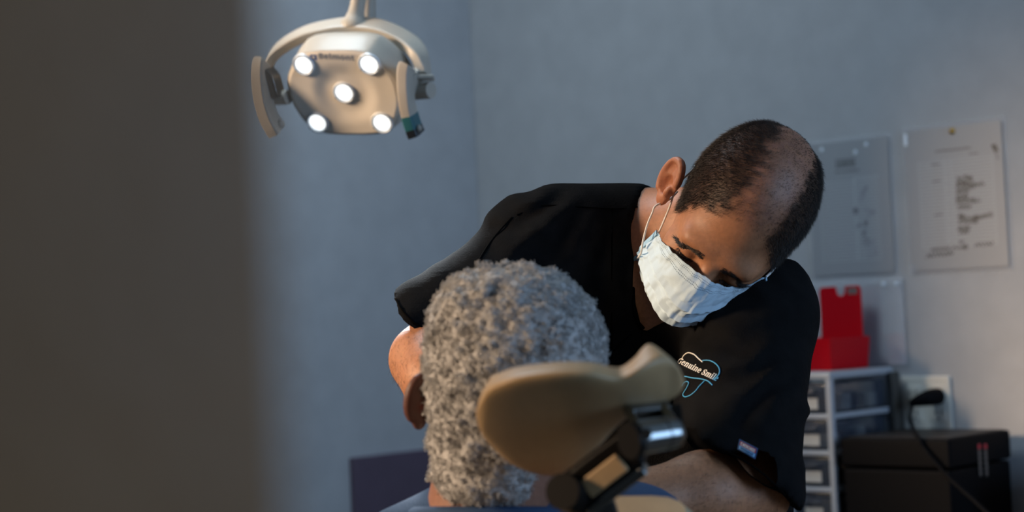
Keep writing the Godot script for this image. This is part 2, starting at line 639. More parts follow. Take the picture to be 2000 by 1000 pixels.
# ---------------------------------------------------------------- operating lamp
func build_lamp() -> void:
	var X := (cb * Vector3(0.943, -0.026, 0.33)).normalized()
	var N := X.cross((cb * Vector3(-0.156, 0.845, 0.513)).normalized()).normalized()
	var Y := N.cross(X)
	var B := Basis(X, Y, N)
	var c := pt(670, 183, 2.8)
	var L := thing("dental_lamp", "white operating lamp with five lit round lenses hanging from its arm", "lamp", Transform3D(B, c))
	var inv := L.transform.affine_inverse()
	# outline of the face
	var half := [Vector2(0.052, 0.0765), Vector2(0.078, 0.054), Vector2(0.097, 0.026), Vector2(0.099, -0.014), Vector2(0.084, -0.052), Vector2(0.057, -0.077)]
	var poly := PackedVector2Array()
	for p: Vector2 in half: poly.append(p)
	for k in half.size(): poly.append(Vector2(-half[half.size() - 1 - k].x, half[half.size() - 1 - k].y))
	for it in 2:
		var q := PackedVector2Array()
		for i in poly.size():
			var a := poly[i]; var b := poly[(i + 1) % poly.size()]
			q.append(a.lerp(b, 0.2)); q.append(a.lerp(b, 0.8))
		poly = q
	poly.reverse()   # counter-clockwise seen from the front
	var n := poly.size()
	var shell := MB.new()
	var rings := [[0.985, -0.002], [1.0, -0.0035], [1.012, -0.008], [1.06, -0.036], [1.08, -0.048], [1.06, -0.058], [0.9, -0.07], [0.55, -0.08], [0.02, -0.084]]
	for r: Array in rings:
		for p in poly: shell.add(Vector3(p.x * r[0], p.y * r[0] + (1.0 - 1.0) , r[1]))
	for j in rings.size() - 1:
		for i in n:
			var k := (i + 1) % n
			shell.quad(j * n + i, (j + 1) * n + i, (j + 1) * n + k, j * n + k)
	obj("housing", shell, M.lampshell, L)
	# face with a shallow round dish
	var face := MB.new()
	var fr := 26
	for j in fr + 1:
		for p in poly:
			var t := float(j) / fr
			var q := p * 0.988 * t
			var rr := (q - Vector2(0.004, 0.0)).length()
			var z := -0.0045 * (1.0 - smoothstep(0.030, 0.0600, rr))
			if j == fr: z = -0.003
			face.add(Vector3(q.x, q.y, z))
	for j in fr:
		for i in n:
			var k := (i + 1) % n
			face.quad(j * n + i, (j + 1) * n + i, (j + 1) * n + k, j * n + k)
	# winding was built clockwise for this ring order: turn it to face forward
	for k in range(0, face.ix.size(), 3):
		var t := face.ix[k + 1]; face.ix[k + 1] = face.ix[k + 2]; face.ix[k + 2] = t
	for k in range(0, shell.ix.size(), 3): pass
	obj("face_plate", face, M.lampface, L)
	# five lenses
	var up := Transform3D(Basis(Vector3.RIGHT, PI / 2), Vector3.ZERO)
	for q: Array in [[-0.0575, 0.0525, 0.0], [0.0575, 0.0525, 0.0], [0.0, 0.0, -0.0045], [-0.0575, -0.0525, 0.0], [0.0575, -0.0525, 0.0]]:
		var o := Vector3(q[0], q[1], q[2])
		var bz := obj("lens_bezel", lathe(PackedVector2Array([Vector2(0.0190, -0.001), Vector2(0.0188, 0.002), Vector2(0.0178, 0.0036), Vector2(0.0158, 0.0032), Vector2(0.0150, 0.0012)]), 32, Transform3D(up.basis, o)), M.lampglass, L)
		obj("lens", lathe(PackedVector2Array([Vector2(0.0138, 0.0014), Vector2(0.0112, 0.0034), Vector2(0.007, 0.0044), Vector2(0.0001, 0.0047)]), 28, Transform3D(up.basis, o)), M.led, bz)
		for k: Vector2 in [Vector2(-0.0045, 0.006), Vector2(0.006, 0.007), Vector2(0.0055, -0.0005), Vector2(-0.003, -0.001)]:
			obj("lens_facet", rbox(Vector3(0.0042, 0.0014, 0.0012), 0.0004, o + Vector3(k.x, k.y, 0.0043), 1), M.ledmark, bz)
		for s in [-1, 1]:
			obj("screw", lathe(PackedVector2Array([Vector2(0.0001, 0.0046), Vector2(0.0012, 0.0044), Vector2(0.0013, 0.003)]), 8, Transform3D(up.basis, o + Vector3(s * 0.0146, -0.0085, 0))), M.screw, bz)
	# maker's mark
	var sq := slab(PackedVector2Array([Vector2(-0.0055, -0.0045), Vector2(0.0055, -0.0045), Vector2(0.0055, 0.0045), Vector2(-0.0055, 0.0045)]), 0.0006, 0.0001)
	var mark := obj("logo_mark", sq, M.ink, L)
	mark.position = Vector3(-0.0370, 0.0655, -0.0005)
	mark.rotation.z = deg_to_rad(-4)
	var hole := obj("logo_mark_centre", slab(PackedVector2Array([Vector2(-0.0028, -0.0022), Vector2(0.0016, -0.0022), Vector2(0.0028, 0.0008), Vector2(0.0014, 0.0024), Vector2(-0.0028, 0.0016)]), 0.0003, 0.0001), M.outline_white, mark)
	hole.position.z = 0.0006
	var tx := obj("logo_lettering", text_mb("Belmont", 0.0098, 0.0005), M.inkpale, L)
	tx.position = Vector3(0.0030, 0.0655, 0.0)
	tx.rotation.z = deg_to_rad(-4)
	tx.scale = Vector3(1.12, 1.0, 1.0)
	# yoke
	var yp := PackedVector3Array()
	for q: Array in [[540, 192, 2.875], [523, 160, 2.88], [524, 128, 2.88], [545, 96, 2.88], [592, 68, 2.87], [645, 54, 2.86], [692, 50, 2.85], [742, 56, 2.83], [790, 78, 2.81], [815, 104, 2.79], [825, 132, 2.78], [826, 150, 2.775]]:
		yp.append(inv * pt(q[0], q[1], q[2]))
	yp = smooth_path(yp, 5)
	var side := B.inverse() * (cb * Vector3(0.1, 0.55, -0.85))
	obj("yoke", band(yp, side, 0.040, 0.0165, 0.35), M.lampshell, L)
	# right pivot below the yoke's end
	var fl := rbox(Vector3(0.040, 0.007, 0.040), 0.002)
	var fo := obj("yoke_flange", fl, M.lampshell, L)
	fo.transform = inv * Transform3D(cb, pt(824, 152, 2.77))
	obj("pivot", tube(PackedVector3Array([inv * pt(842, 176, 2.765), inv * pt(800, 180, 2.79), inv * pt(775, 183, 2.81)]), 0.0135, 20), M.lampshell, L)
	obj("pivot", tube(PackedVector3Array([inv * pt(520, 192, 2.86), inv * pt(562, 190, 2.84)]), 0.012, 20), M.lampshell, L)
	obj("pivot_neck", tube(PackedVector3Array([inv * pt(826, 154, 2.775), inv * pt(826, 176, 2.775)]), 0.009, 14), M.lampshell, L)
	# flared neck and arm up to the ceiling
	var np := PackedVector3Array()
	var nr := []
	for q: Array in [[693, 54, .024], [693, 44, .0235], [694, 36, .017], [696, 24, .0135], [699, 8, .0125], [703, -20, .0135], [705, -60, .0145]]:
		np.append(inv * pt(q[0], q[1], 2.853)); nr.append(q[2])
	obj("neck", tube(np, nr, 20), M.lampshell, L)
	var top := pt(705, -55, 2.853)
	obj("arm", tube(PackedVector3Array([inv * top, inv * Vector3(top.x, 2.90, top.z)]), 0.0205, 20), M.lampshell, L)
	obj("ceiling_mount", tube(PackedVector3Array([inv * Vector3(top.x, 2.89, top.z), inv * Vector3(top.x, 2.95, top.z)]), 0.09, 28), M.lampshell, L)
	# collar behind the neck
	obj("swivel", tube(PackedVector3Array([inv * pt(720, 36, 2.89), inv * pt(722, -60, 2.89)]), 0.012, 16), M.lampshell, L)
	# handles
	for s in 2:
		var hp := PackedVector3Array()
		var list := [[512, 122, 2.835], [509, 132, 2.832], [508, 152, 2.83], [510, 178, 2.83], [515, 204, 2.832], [523, 228, 2.836], [532, 244, 2.84], [540, 255, 2.845]] if s == 0 else [[797, 128, 2.735], [793, 138, 2.735], [792, 158, 2.735], [793, 182, 2.735], [796, 206, 2.738], [800, 224, 2.742], [806, 244, 2.746], [813, 262, 2.75]]
		for q: Array in list: hp.append(inv * pt(q[0], q[1], q[2]))
		hp = smooth_path(hp, 4)
		var wid := []
		for i in hp.size(): wid.append(lerpf(0.0215, 0.0235 if s == 0 else 0.0165, float(i) / hp.size()) * (0.72 if i == 0 else (0.9 if i == 1 else 1.0)))
		var sd := B.inverse() * (cb * (Vector3(0.93, 0.1, 0.36) if s == 0 else Vector3(0.96, 0.0, 0.28)))
		var ho := obj("handle", band(hp, sd, wid, 0.036, 0.35), M.lampshell, L)
		if s == 1:
			var gp := PackedVector3Array()
			for i in range(hp.size() - 9, hp.size()): gp.append(hp[i] + (hp[i] - hp[i - 1]) * 0.02)
			gp.append(hp[hp.size() - 1] + (hp[hp.size() - 1] - hp[hp.size() - 2]) * 0.3)
			obj("grip_sleeve", band(gp.slice(5), sd, 0.0192, 0.0395, 0.35), M.darkgrip, ho)
			obj("grip_band", band(gp.slice(0, 6), sd, 0.0188, 0.039, 0.35), M.teal, ho)
		var kq := pt(546, 243, 2.84) if s == 0 else pt(818, 250, 2.735)
		obj("knob", lathe(PackedVector2Array([Vector2(0.0001, 0.008), Vector2(0.004, 0.0072), Vector2(0.0072, 0.004), Vector2(0.008, 0.0), Vector2(0.0072, -0.004), Vector2(0.0001, -0.008)]) if s == 0 else PackedVector2Array([Vector2(0.0001, 0.005), Vector2(0.0035, 0.004), Vector2(0.0048, 0.0), Vector2(0.0035, -0.004), Vector2(0.0001, -0.005)]), 16, Transform3D(Basis.IDENTITY, inv * kq)), M.lampshell, ho)
		# bracket between handle and pivot
		var bp := PackedVector3Array([inv * pt(521, 138, 2.835), inv * pt(533, 152, 2.835), inv * pt(540, 176, 2.84), inv * pt(545, 190, 2.84)]) if s == 0 else PackedVector3Array([inv * pt(806, 140, 2.75), inv * pt(807, 160, 2.76), inv * pt(804, 180, 2.775), inv * pt(800, 186, 2.78)])
		obj("handle_bracket", band(smooth_path(bp, 4), sd, 0.014, 0.030, 0.4), M.steel if s == 0 else M.lampshell, ho)
	# its light
	var sp := SpotLight3D.new()
	sp.name = "lamp_beam"
	L.add_child(sp)
	sp.position = Vector3(0, 0, 0.02)
	sp.look_at_from_position(L.transform * Vector3(0, 0, 0.02), pt(985, 830, 1.98))
	sp.spot_angle = 9.0
	sp.spot_angle_attenuation = 0.8
	sp.light_color = Color(0.93, 0.97, 1.0)
	sp.light_energy = 2.0
	sp.light_size = 0.05
	sp.shadow_enabled = true

# ---------------------------------------------------------------- chair
func build_chair() -> void:
	var c0 := pt(1120, 1000, 1.68)
	var base := Vector3(c0.x, 0, c0.z)
	var T := thing("dental_chair", "beige vinyl dental chair with a saddle shaped headrest on chrome joints", "chair", Transform3D(Basis.IDENTITY, base))
	var q := func(px: float, py: float, d: float) -> Vector3: return pt(px, py, d) - base
	# headrest: a saddle shaped pad
	var tops := [[930, 800], [938, 778], [956, 752], [1000, 731], [1060, 720], [1110, 717], [1160, 722], [1210, 733], [1248, 714], [1280, 693], [1304, 686], [1325, 706], [1336, 736]]
	var bots := [[930, 818], [936, 842], [950, 868], [998, 914], [1060, 936], [1108, 930], [1154, 896], [1206, 838], [1250, 806], [1284, 797], [1312, 788], [1330, 772], [1338, 752]]
	var P := PackedVector3Array(); var Q := PackedVector3Array(); var W := PackedVector3Array()
	for i in tops.size():
		var s := float(i) / (tops.size() - 1)
		var curve := 0.016 * pow(absf(s - 0.55) * 2.0, 2.0)     # the wings come round the head
		var tilt := lerpf(1.0, 0.45, smoothstep(0.5, 0.85, s))
		var sp := clampf((Vector2(tops[i][0], tops[i][1]) - Vector2(bots[i][0], bots[i][1])).length() / 215.0, 0.0, 1.0)
		P.append(q.call(tops[i][0], tops[i][1] + lerpf(12.0, 24.0, smoothstep(0.6, 0.8, s)) * sp, 1.612 + curve + (tops[i][1] - 822.0) * 0.00080 * tilt))
		Q.append(q.call(bots[i][0], bots[i][1], 1.612 + curve + (bots[i][1] - 822.0) * 0.00080 * tilt))
		var ww := Vector3(0.05, 0.16, -1.0).lerp(Vector3(-0.25, 0.22, -0.95), smoothstep(0.58, 0.85, s)).normalized()
		W.append(cb * ww * lerpf(0.030, 0.062, minf(sp * 1.6, 1.0)))
	P = smooth_path(P, 5); Q = smooth_path(Q, 5); W = smooth_path(W, 5)
	var pad := MB.new()
	var ns := 40
	for i in P.size():
		var mid := (P[i] + Q[i]) * 0.5 + W[i] * 0.5
		var hv := (P[i] - Q[i]) * 0.5
		var hw := W[i] * 0.5
		for k in ns:
			var a := TAU * k / ns
			var ca := cos(a); var sa := sin(a)
			var e := 0.36
			pad.add(mid + hv * (signf(ca) * pow(absf(ca), e)) + hw * (signf(sa) * pow(absf(sa), e)))
	for i in P.size() - 1:
		for k in ns:
			var l := (k + 1) % ns
			pad.quad(i * ns + k, (i + 1) * ns + k, (i + 1) * ns + l, i * ns + l)
	for e in 2:
		var b := 0 if e == 0 else (P.size() - 1) * ns
		var cc := pad.add(((P[0] + Q[0]) if e == 0 else (P[P.size() - 1] + Q[Q.size() - 1])) * 0.5 + (W[0] if e == 0 else W[W.size() - 1]) * 0.5)
		for k in ns:
			var l := (k + 1) % ns
			if e == 0: pad.tri(cc, b + k, b + l)
			else: pad.tri(cc, b + l, b + k)
	obj("headrest", pad, M.vinyl, T)
	# upper joint: a chrome barrel in a square bracket
	var joint := obj("joint_barrel", tube(PackedVector3Array([q.call(1234, 860, 1.545), q.call(1246, 858, 1.55), q.call(1312, 846, 1.57), q.call(1322, 844, 1.573), q.call(1326, 843, 1.574)]), [0.0136, 0.0142, 0.0142, 0.0130, 0.008], 28), M.chrome, T)
	obj("barrel_cap", tube(PackedVector3Array([q.call(1228, 862, 1.543), q.call(1240, 860, 1.547)]), [0.0162, 0.0165], 28), M.blackplastic, joint)
	obj("barrel_ring", tube(PackedVector3Array([q.call(1296, 849, 1.5645), q.call(1301, 848, 1.566)]), 0.0147, 28), M.chrome, joint)
	obj("barrel_stud", tube(PackedVector3Array([q.call(1262, 848, 1.531), q.call(1262, 847, 1.541)]), 0.005, 16), M.chrome, joint)
	var bars := [[[1228, 800, 1.585], [1250, 846, 1.556]], [[1297, 797, 1.60], [1320, 832, 1.572]], [[1222, 801, 1.588], [1304, 794, 1.602]], [[1244, 833, 1.562], [1316, 826, 1.576]]]
	for b: Array in bars:
		obj("bracket_bar", band(PackedVector3Array([q.call(b[0][0], b[0][1], b[0][2]), q.call(b[1][0], b[1][1], b[1][2])]), cb * Vector3(0.8, 0.5, 0.1), 0.0085, 0.012, 0.35), M.chrome, T)
	obj("bracket_plate", rbox(Vector3(0.05, 0.004, 0.03), 0.001), M.blackplastic, T).transform = Transform3D(cb * Basis(Vector3.RIGHT, 0.5) * Basis(Vector3.BACK, 0.06), q.call(1280, 812, 1.605))
	# link between the two joints
	var l0: Vector3 = q.call(1240, 868, 1.575)
	var l1: Vector3 = q.call(1112, 966, 1.60)
	var dir := (l1 - l0).normalized()
	var back := cb.z
	var nrm := (back - dir * back.dot(dir)).normalized()
	var acr := dir.cross(nrm)
	var LB := Basis(dir, nrm, acr)
	var len := l0.distance_to(l1)
	var mid := (l0 + l1) * 0.5
	var lk := obj("link_arm", rbox(Vector3(len, 0.020, 0.036), 0.004), M.blackplastic, T)
	lk.transform = Transform3D(LB, mid)
	obj("cover_plate", rbox(Vector3(len * 0.56, 0.005, 0.0185), 0.0015, Vector3(-0.002, 0.0115, 0.004 * signf(-acr.y))), M.vinyl, lk)
	obj("chrome_rail", rbox(Vector3(len * 0.86, 0.018, 0.010), 0.0025, Vector3(0.0, 0.001, 0.0225 * signf(-acr.y))), M.chrome, lk)
	# lower joint
	var lj := obj("lower_joint", tube(PackedVector3Array([q.call(1098, 960, 1.575), q.call(1112, 962, 1.59), q.call(1152, 966, 1.63)]), [0.0165, 0.0185, 0.0185], 28), M.blackplastic, T)
	obj("joint_bolt", tube(PackedVector3Array([q.call(1128, 966, 1.578), q.call(1128, 966, 1.59)]), 0.0042, 14), M.chrome, lj)
	obj("post", band(PackedVector3Array([q.call(1150, 972, 1.63), q.call(1172, 1040, 1.64), q.call(1180, 1200, 1.66)]), cb.x, 0.045, 0.014, 0.3), M.steel, T)
	# backrest, seat, base, all below the frame
	var bp := PackedVector3Array(); var bw := []
	var t0 := pt(1238, 1000, 1.66)
	var t1 := t0 + Vector3(-0.03, -0.62, -0.42)
	for i in 16:
		var t := float(i) / 15
		bp.append(t0.lerp(t1, t) + Vector3(0, -0.004, 0) - base)
		bw.append(lerpf(0.10, 0.52, sin(minf(t * 2.2, 1.0) * PI / 2)))
	obj("backrest", band(bp, Vector3.RIGHT, bw, 0.06, 0.6), M.upholstery, T)
	var sp0 := PackedVector3Array()
	for i in 8: sp0.append(Vector3(t1.x, 0.54 + 0.02 * i / 7.0, t1.z + 0.12 - 0.85 * i / 7.0) - base)
	obj("seat", band(sp0, Vector3.RIGHT, 0.54, 0.12, 0.6), M.upholstery, T)
	obj("pedestal", rbox(Vector3(0.24, 0.48, 0.4), 0.03, Vector3(t1.x, 0.26, t1.z - 0.25) - base), M.cabinet, T)
	obj("foot_plate", rbox(Vector3(0.5, 0.05, 0.7), 0.02, Vector3(t1.x, 0.025, t1.z - 0.25) - base), M.cabinet, T)

# ---------------------------------------------------------------- things on and by wall_right
func quad_uv(w: float, h: float, z: float) -> MB:
	var m := MB.new()
	m.quad(m.add(Vector3(0, 0, z), Vector2(0, 1)), m.add(Vector3(w, 0, z), Vector2(1, 1)), m.add(Vector3(w, h, z), Vector2(1, 0)), m.add(Vector3(0, h, z), Vector2(0, 0)))
	return m

func scribble(im: Image, r: RandomNumberGenerator, x: float, y: float, w: float, h: float, turn: float, dark: float, n: int) -> void:
	# handwriting as a run of short looping strokes
	var p := Vector2(0, 0)
	var c := Vector2(cos(turn), sin(turn))
	for i in n:
		var t := float(i) / n
		var s := Vector2(t * w, sin(t * n * 0.9 + r.randf() * 1.4) * h * 0.5 * r.randf_range(0.5, 1.0))
		p = Vector2(x, y) + Vector2(s.x * c.x - s.y * c.y, s.x * c.y + s.y * c.x)
		var k := r.randi_range(2, 3)
		im.fill_rect(Rect2i(int(p.x), int(p.y), k, r.randi_range(3, 6)), Color(dark, dark, dark * 1.05))

func sheet_image(which: int) -> ImageTexture:
	var W := 320; var H := 420
	var im := Image.create(W, H, false, Image.FORMAT_RGB8)
	im.fill(Color8(150, 151, 154))
	var r := RandomNumberGenerator.new()
	r.seed = 40 + which
	var row := func(x: int, y: int, w: int, h: int, g: float) -> void:
		var xx := x
		while xx < x + w:
			var k := r.randi_range(3, 8)
			im.fill_rect(Rect2i(xx, y + r.randi_range(0, 1), mini(k, x + w - xx), h), Color(g, g, g))
			xx += k + r.randi_range(1, 3)
	if which == 0:
		for i in 4: row.call(112, 56 + i * 7, 78, 5, 0.30)
		row.call(108, 92, 96, 6, 0.38)
		im.fill_rect(Rect2i(180, 118, 100, 2), Color(0.70, 0.71, 0.73))
		im.fill_rect(Rect2i(180, 118, 2, 260), Color(0.76, 0.77, 0.78))
		im.fill_rect(Rect2i(40, 116, 1, 270), Color(0.76, 0.77, 0.78))
		for i in 26:
			im.fill_rect(Rect2i(40, 126 + i * 10, 235, 1), Color(0.77, 0.78, 0.79))
			if i % 6 != 4: row.call(44, 129 + i * 10, 20, 4, 0.58)
		for s: Array in [[206, 170, 34, 12, -0.7, 0.45, 26], [200, 190, 34, 10, -0.8, 0.52, 20], [174, 226, 18, 18, -0.8, 0.26, 30], [214, 218, 46, 12, 0.25, 0.5, 24], [226, 240, 32, 12, -0.5, 0.5, 22], [180, 268, 24, 10, -0.1, 0.42, 16], [212, 262, 12, 16, 0.0, 0.22, 20], [204, 290, 12, 18, 0.2, 0.34, 18], [204, 312, 30, 20, 0.4, 0.34, 24], [212, 334, 44, 14, -0.4, 0.52, 28], [218, 350, 44, 12, -0.3, 0.55, 28], [220, 366, 42, 12, -0.25, 0.52, 28]]:
			scribble(im, r, s[0], s[1], s[2], s[3], s[4], s[5], s[6])
	else:
		row.call(102, 66, 118, 6, 0.36)
		row.call(214, 84, 28, 6, 0.40)
		im.fill_rect(Rect2i(42, 94, 246, 2), Color(0.62, 0.63, 0.65))
		for x in [42, 128, 150, 286]: im.fill_rect(Rect2i(x, 94, 2, 262), Color(0.66, 0.67, 0.69))
		for i in 26:
			im.fill_rect(Rect2i(42, 102 + i * 10, 246, 1), Color(0.74, 0.75, 0.76))
			var head := i == 0 or i == 5 or i == 15
			row.call(88 if head else 92, 104 + i * 10, 26 if head else 22, 5 if head else 4, 0.34 if head else 0.58)
			if i % 3: row.call(132, 104 + i * 10, 10, 3, 0.66)
		for s: Array in [[166, 160, 52, 24, -0.05, 0.10, 70], [166, 172, 60, 20, 0.15, 0.08, 70], [222, 178, 34, 10, -0.1, 0.16, 24], [162, 194, 44, 12, -0.15, 0.12, 36], [162, 210, 40, 16, -0.1, 0.10, 44], [160, 224, 62, 14, -0.05, 0.14, 50], [216, 224, 26, 12, -0.05, 0.2, 18], [166, 238, 44, 12, 0.0, 0.16, 40], [166, 262, 20, 10, 0.1, 0.16, 16], [166, 276, 62, 22, 0.05, 0.06, 80], [216, 274, 62, 12, -0.12, 0.08, 56], [164, 300, 40, 14, 0.05, 0.12, 40], [166, 312, 34, 8, 0.0, 0.2, 20], [164, 340, 16, 12, 0.0, 0.3, 14], [70, 356, 66, 9, 0.0, 0.26, 44], [140, 356, 42, 10, 0.0, 0.26, 22], [176, 356, 16, 12, 0.0, 0.14, 18], [214, 352, 60, 10, 0.0, 0.18, 34], [52, 374, 92, 12, -0.03, 0.18, 54], [292, 66, 24, 14, 1.2, 0.10, 40], [300, 92, 20, 5, 1.4, 0.42, 12]]:
			scribble(im, r, s[0], s[1], s[2], s[3], s[4], s[5], s[6])
	return tex(im)

func build_wall_things() -> void:
	# laminated sheets
	var spots := [[0.9640, 1.4205, 0.1905, 0.2740, "laminated printed list with faint grey handwriting, beside the dentist's head", 0], [1.1925, 1.4190, 0.2100, 0.2790, "laminated form with bold black handwriting, pinned with a brass tack", 1]]
	for s: Array in spots:
		var p := thing("laminated_sheet", s[4], "notice", at_room(Vector3(s[0], s[1], 0.002)))
		var g := 0.008
		obj("pouch", rbox(Vector3(s[2] + 2 * g, s[3] + 2 * g, 0.0012), 0.0004, Vector3(s[2] / 2, s[3] / 2, 0.0006), 1), M.clear, p)
		var pm := sm(Color(1, 1, 1), 0.38)
		pm.albedo_texture = sheet_image(s[5])
		var pp := rbox(Vector3(s[2], s[3], 0.0008), 0.0003, Vector3(s[2] / 2, s[3] / 2, 0.0018), 1)
		obj("paper", pp, M.label, p)
		obj("print", quad_uv(s[2], s[3], 0.0024), pm, p)
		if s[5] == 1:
			obj("glint_tape", rbox(Vector3(0.007, 0.024, 0.0006), 0.0002, Vector3(0.003, s[3] - 0.016, 0.0032), 1), M.glint_tape, p)  # white strip, glare painted onto the laminate corner
			obj("glint_tape", rbox(Vector3(0.012, 0.014, 0.0006), 0.0002, Vector3(0.004, 0.006, 0.0032), 1), M.clear, p)
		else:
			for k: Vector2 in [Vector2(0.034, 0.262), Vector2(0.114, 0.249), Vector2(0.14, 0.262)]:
				obj("glint_dot", lathe(PackedVector2Array([Vector2(0.0001, 0.0022), Vector2(0.003, 0.0018), Vector2(0.0042, 0.0)]), 14, Transform3D(Basis(Vector3.RIGHT, PI / 2), Vector3(k.x, k.y, 0.0024))), M.glint_tape, p)  # white dots painting in the glints on the adhesive
	var tp := on_wall(1860, 256, 0.004)
	var pin := obj("push_pin", lathe(PackedVector2Array([Vector2(0.0001, 0.006), Vector2(0.004, 0.005), Vector2(0.0062, 0.002), Vector2(0.0066, 0.0)]), 18), M.brass)
	pin.transform = room * Transform3D(Basis(Vector3.RIGHT, PI / 2), tp)
	tag(pin, "small round brass tack at the top of a laminated form", "pin")
	# an empty clear sleeve behind the red holder
	var sl := thing("clear_sleeve", "empty clear plastic sleeve fixed to the wall behind the red holder", "sleeve", at_room(Vector3(0.955, 1.2345, 0.0035)))
	obj("front_sheet", rbox(Vector3(0.216, 0.176, 0.0015), 0.0006, Vector3(0.108, 0.088, 0.006), 1), M.clear, sl)
	obj("back_sheet", rbox(Vector3(0.216, 0.174, 0.0015), 0.0006, Vector3(0.108, 0.087, 0.001), 1), M.clear, sl)
	for k: Vector2 in [Vector2(0.176, 0.163), Vector2(0.204, 0.162)]:
		obj("glint_bead", lathe(PackedVector2Array([Vector2(0.0001, 0.004), Vector2(0.003, 0.003), Vector2(0.004, 0.0)]), 14, Transform3D(Basis(Vector3.RIGHT, PI / 2), Vector3(k.x, k.y, 0.007))), M.glint_tape, sl)  # white beads painting in the glints on the sleeve
	# counter
	var ct := thing("counter", "dark worktop on cupboards along the wall, under the drawer unit", "counter", at_room(Vector3(2.05, 0, 0)))
	obj("worktop", rbox(Vector3(2.3, 0.04, 0.62), 0.004, Vector3(0, 0.89, 0.312)), M.counter, ct)
	for k in 4:
		var x := -0.84 + k * 0.56
		var d := obj("cupboard", rbox(Vector3(0.55, 0.86, 0.56), 0.003, Vector3(x, 0.435, 0.283)), M.cabinet, ct)
		obj("cupboard_door", rbox(Vector3(0.53, 0.74, 0.018), 0.003, Vector3(x, 0.48, 0.572)), M.cabinet, d)
	# drawer unit
	var u0 := 0.950; var u1 := 1.153; var w0 := 0.03; var w1 := 0.257; var ht := 0.322
	var du := thing("drawer_unit", "pale grey small parts unit with clear labelled drawers on the worktop", "drawer unit", at_room(Vector3(u0, 0.91, w0)))
	var W := u1 - u0; var D := w1 - w0
	var t := 0.0125
	for p: Array in [[0, 0], [W - t, 0], [0, D - t], [W - t, D - t]]:
		obj("upright", rbox(Vector3(t, ht, t), 0.002, Vector3(p[0] + t / 2, ht / 2, p[1] + t / 2)), M.unit, du)
	obj("upright", rbox(Vector3(0.010, ht - 0.012, 0.010), 0.002, Vector3(W / 2, (ht - 0.012) / 2, D - 0.006)), M.unit, du)
	obj("top_panel", rbox(Vector3(W + 0.002, 0.013, D + 0.002), 0.003, Vector3(W / 2, ht - 0.0065, D / 2)), M.unit, du)
	obj("side_panel", rbox(Vector3(0.012, ht - 0.01, 0.03), 0.002, Vector3(W + 0.004, (ht - 0.01) / 2, 0.006)), M.slot, du)
	for r in 5:
		var y := 0.302 - r * 0.0695          # top of the drawer
		var hh := 0.0585 if r < 4 else 0.018
		if r < 4:
			for e in 2:
				obj("rail", rbox(Vector3(t * 0.9, 0.011, D - 2 * t + 0.004), 0.002, Vector3(t / 2 if e == 0 else W - t / 2, y - hh - 0.0055, D / 2)), M.unit, du)
			obj("rail", rbox(Vector3(W - 2 * t + 0.004, 0.010, t), 0.002, Vector3(W / 2, y - hh - 0.0055, D - t / 2)), M.unit, du)
			obj("shelf", rbox(Vector3(W - 2 * t, 0.003, D - 2 * t), 0.001, Vector3(W / 2, y - hh - 0.004, D / 2)), M.slot, du)
		if r == 4: continue
		for k in 2:
			var x0 := t + 0.001 + k * (W / 2 - t * 0.6)
			var dw := W / 2 - t * 1.45
			var dr := obj("drawer", boxes([[Vector3(x0, y - hh + 0.002, 0.014), Vector3(x0 + 0.002, y - 0.004, D - 0.004)], [Vector3(x0 + dw - 0.002, y - hh + 0.002, 0.014), Vector3(x0 + dw, y - 0.004, D - 0.004)], [Vector3(x0, y - hh + 0.002, 0.014), Vector3(x0 + dw, y - hh + 0.004, D - 0.004)], [Vector3(x0, y - hh + 0.002, D - 0.006), Vector3(x0 + dw, y - 0.003, D - 0.003)]]), M.drawer, du)
			obj("label_card", rbox(Vector3(0.040, 0.021, 0.001), 0.0003, Vector3(x0 + dw * 0.52, y - hh + 0.019, D - 0.0022), 1), M.label, dr)
			obj("drawer_pull", rbox(Vector3(0.036, 0.006, 0.012), 0.002, Vector3(x0 + dw * 0.5, y - hh + 0.042, D + 0.003)), M.drawer, dr)
			var rr := RandomNumberGenerator.new()
			rr.seed = r * 7 + k
			for i in 4:
				var z := 0.03 + i * 0.047
				var bh := rr.randf_range(0.022, 0.040)
				obj("carton", rbox(Vector3(dw * 0.62, bh, 0.032), 0.002, Vector3(x0 + dw * 0.56, y - hh + 0.004 + bh / 2, z + 0.012), 1), M.cardboard if (i + r) % 2 == 0 else M.darkcarton, dr)
	# red holder on the unit
	var rh := thing("red_holder", "red plastic leaflet holder with a tall notched back plate, on the drawer unit", "holder", at_room(Vector3(1.0, 1.2325, 0.042)))
	var pl := PackedVector2Array([Vector2(0.001, 0.0), Vector2(0.098, 0.0), Vector2(0.0985, 0.158), Vector2(0.094, 0.1645), Vector2(0.0625, 0.1645)])
	for k in 9:
		var an := -PI * k / 8.0
		pl.append(Vector2(0.0515 + 0.0105 * cos(an), 0.158 + 0.0135 * sin(an)))
	pl.append_array(PackedVector2Array([Vector2(0.0405, 0.1645), Vector2(0.006, 0.1645), Vector2(0.001, 0.158)]))
	obj("back_plate", slab(pl, 0.0035, 0.0006), M.red, rh)
	obj("sticker", rbox(Vector3(0.022, 0.013, 0.0008), 0.0002, Vector3(0.080, 0.154, 0.004), 1), M.hook, rh)
	# tapered tray
	var tray := MB.new()
	var lo := 0.004
	var hx := 0.0625; var hz := 0.152
	var pts := [[-0.010, 0.107, 0.004, 0.138, 0.0], [-0.016, 0.1135, 0.002, 0.150, hx]]
	var ring := func(q: Array, ins: float, y: float) -> Array:
		return [Vector3(q[0] + ins, y, q[2] + ins), Vector3(q[1] - ins, y, q[2] + ins), Vector3(q[1] - ins, y, q[3] - ins), Vector3(q[0] + ins, y, q[3] - ins)]
	var o0: Array = ring.call(pts[0], 0.0, 0.0); var o1: Array = ring.call(pts[1], 0.0, hx)
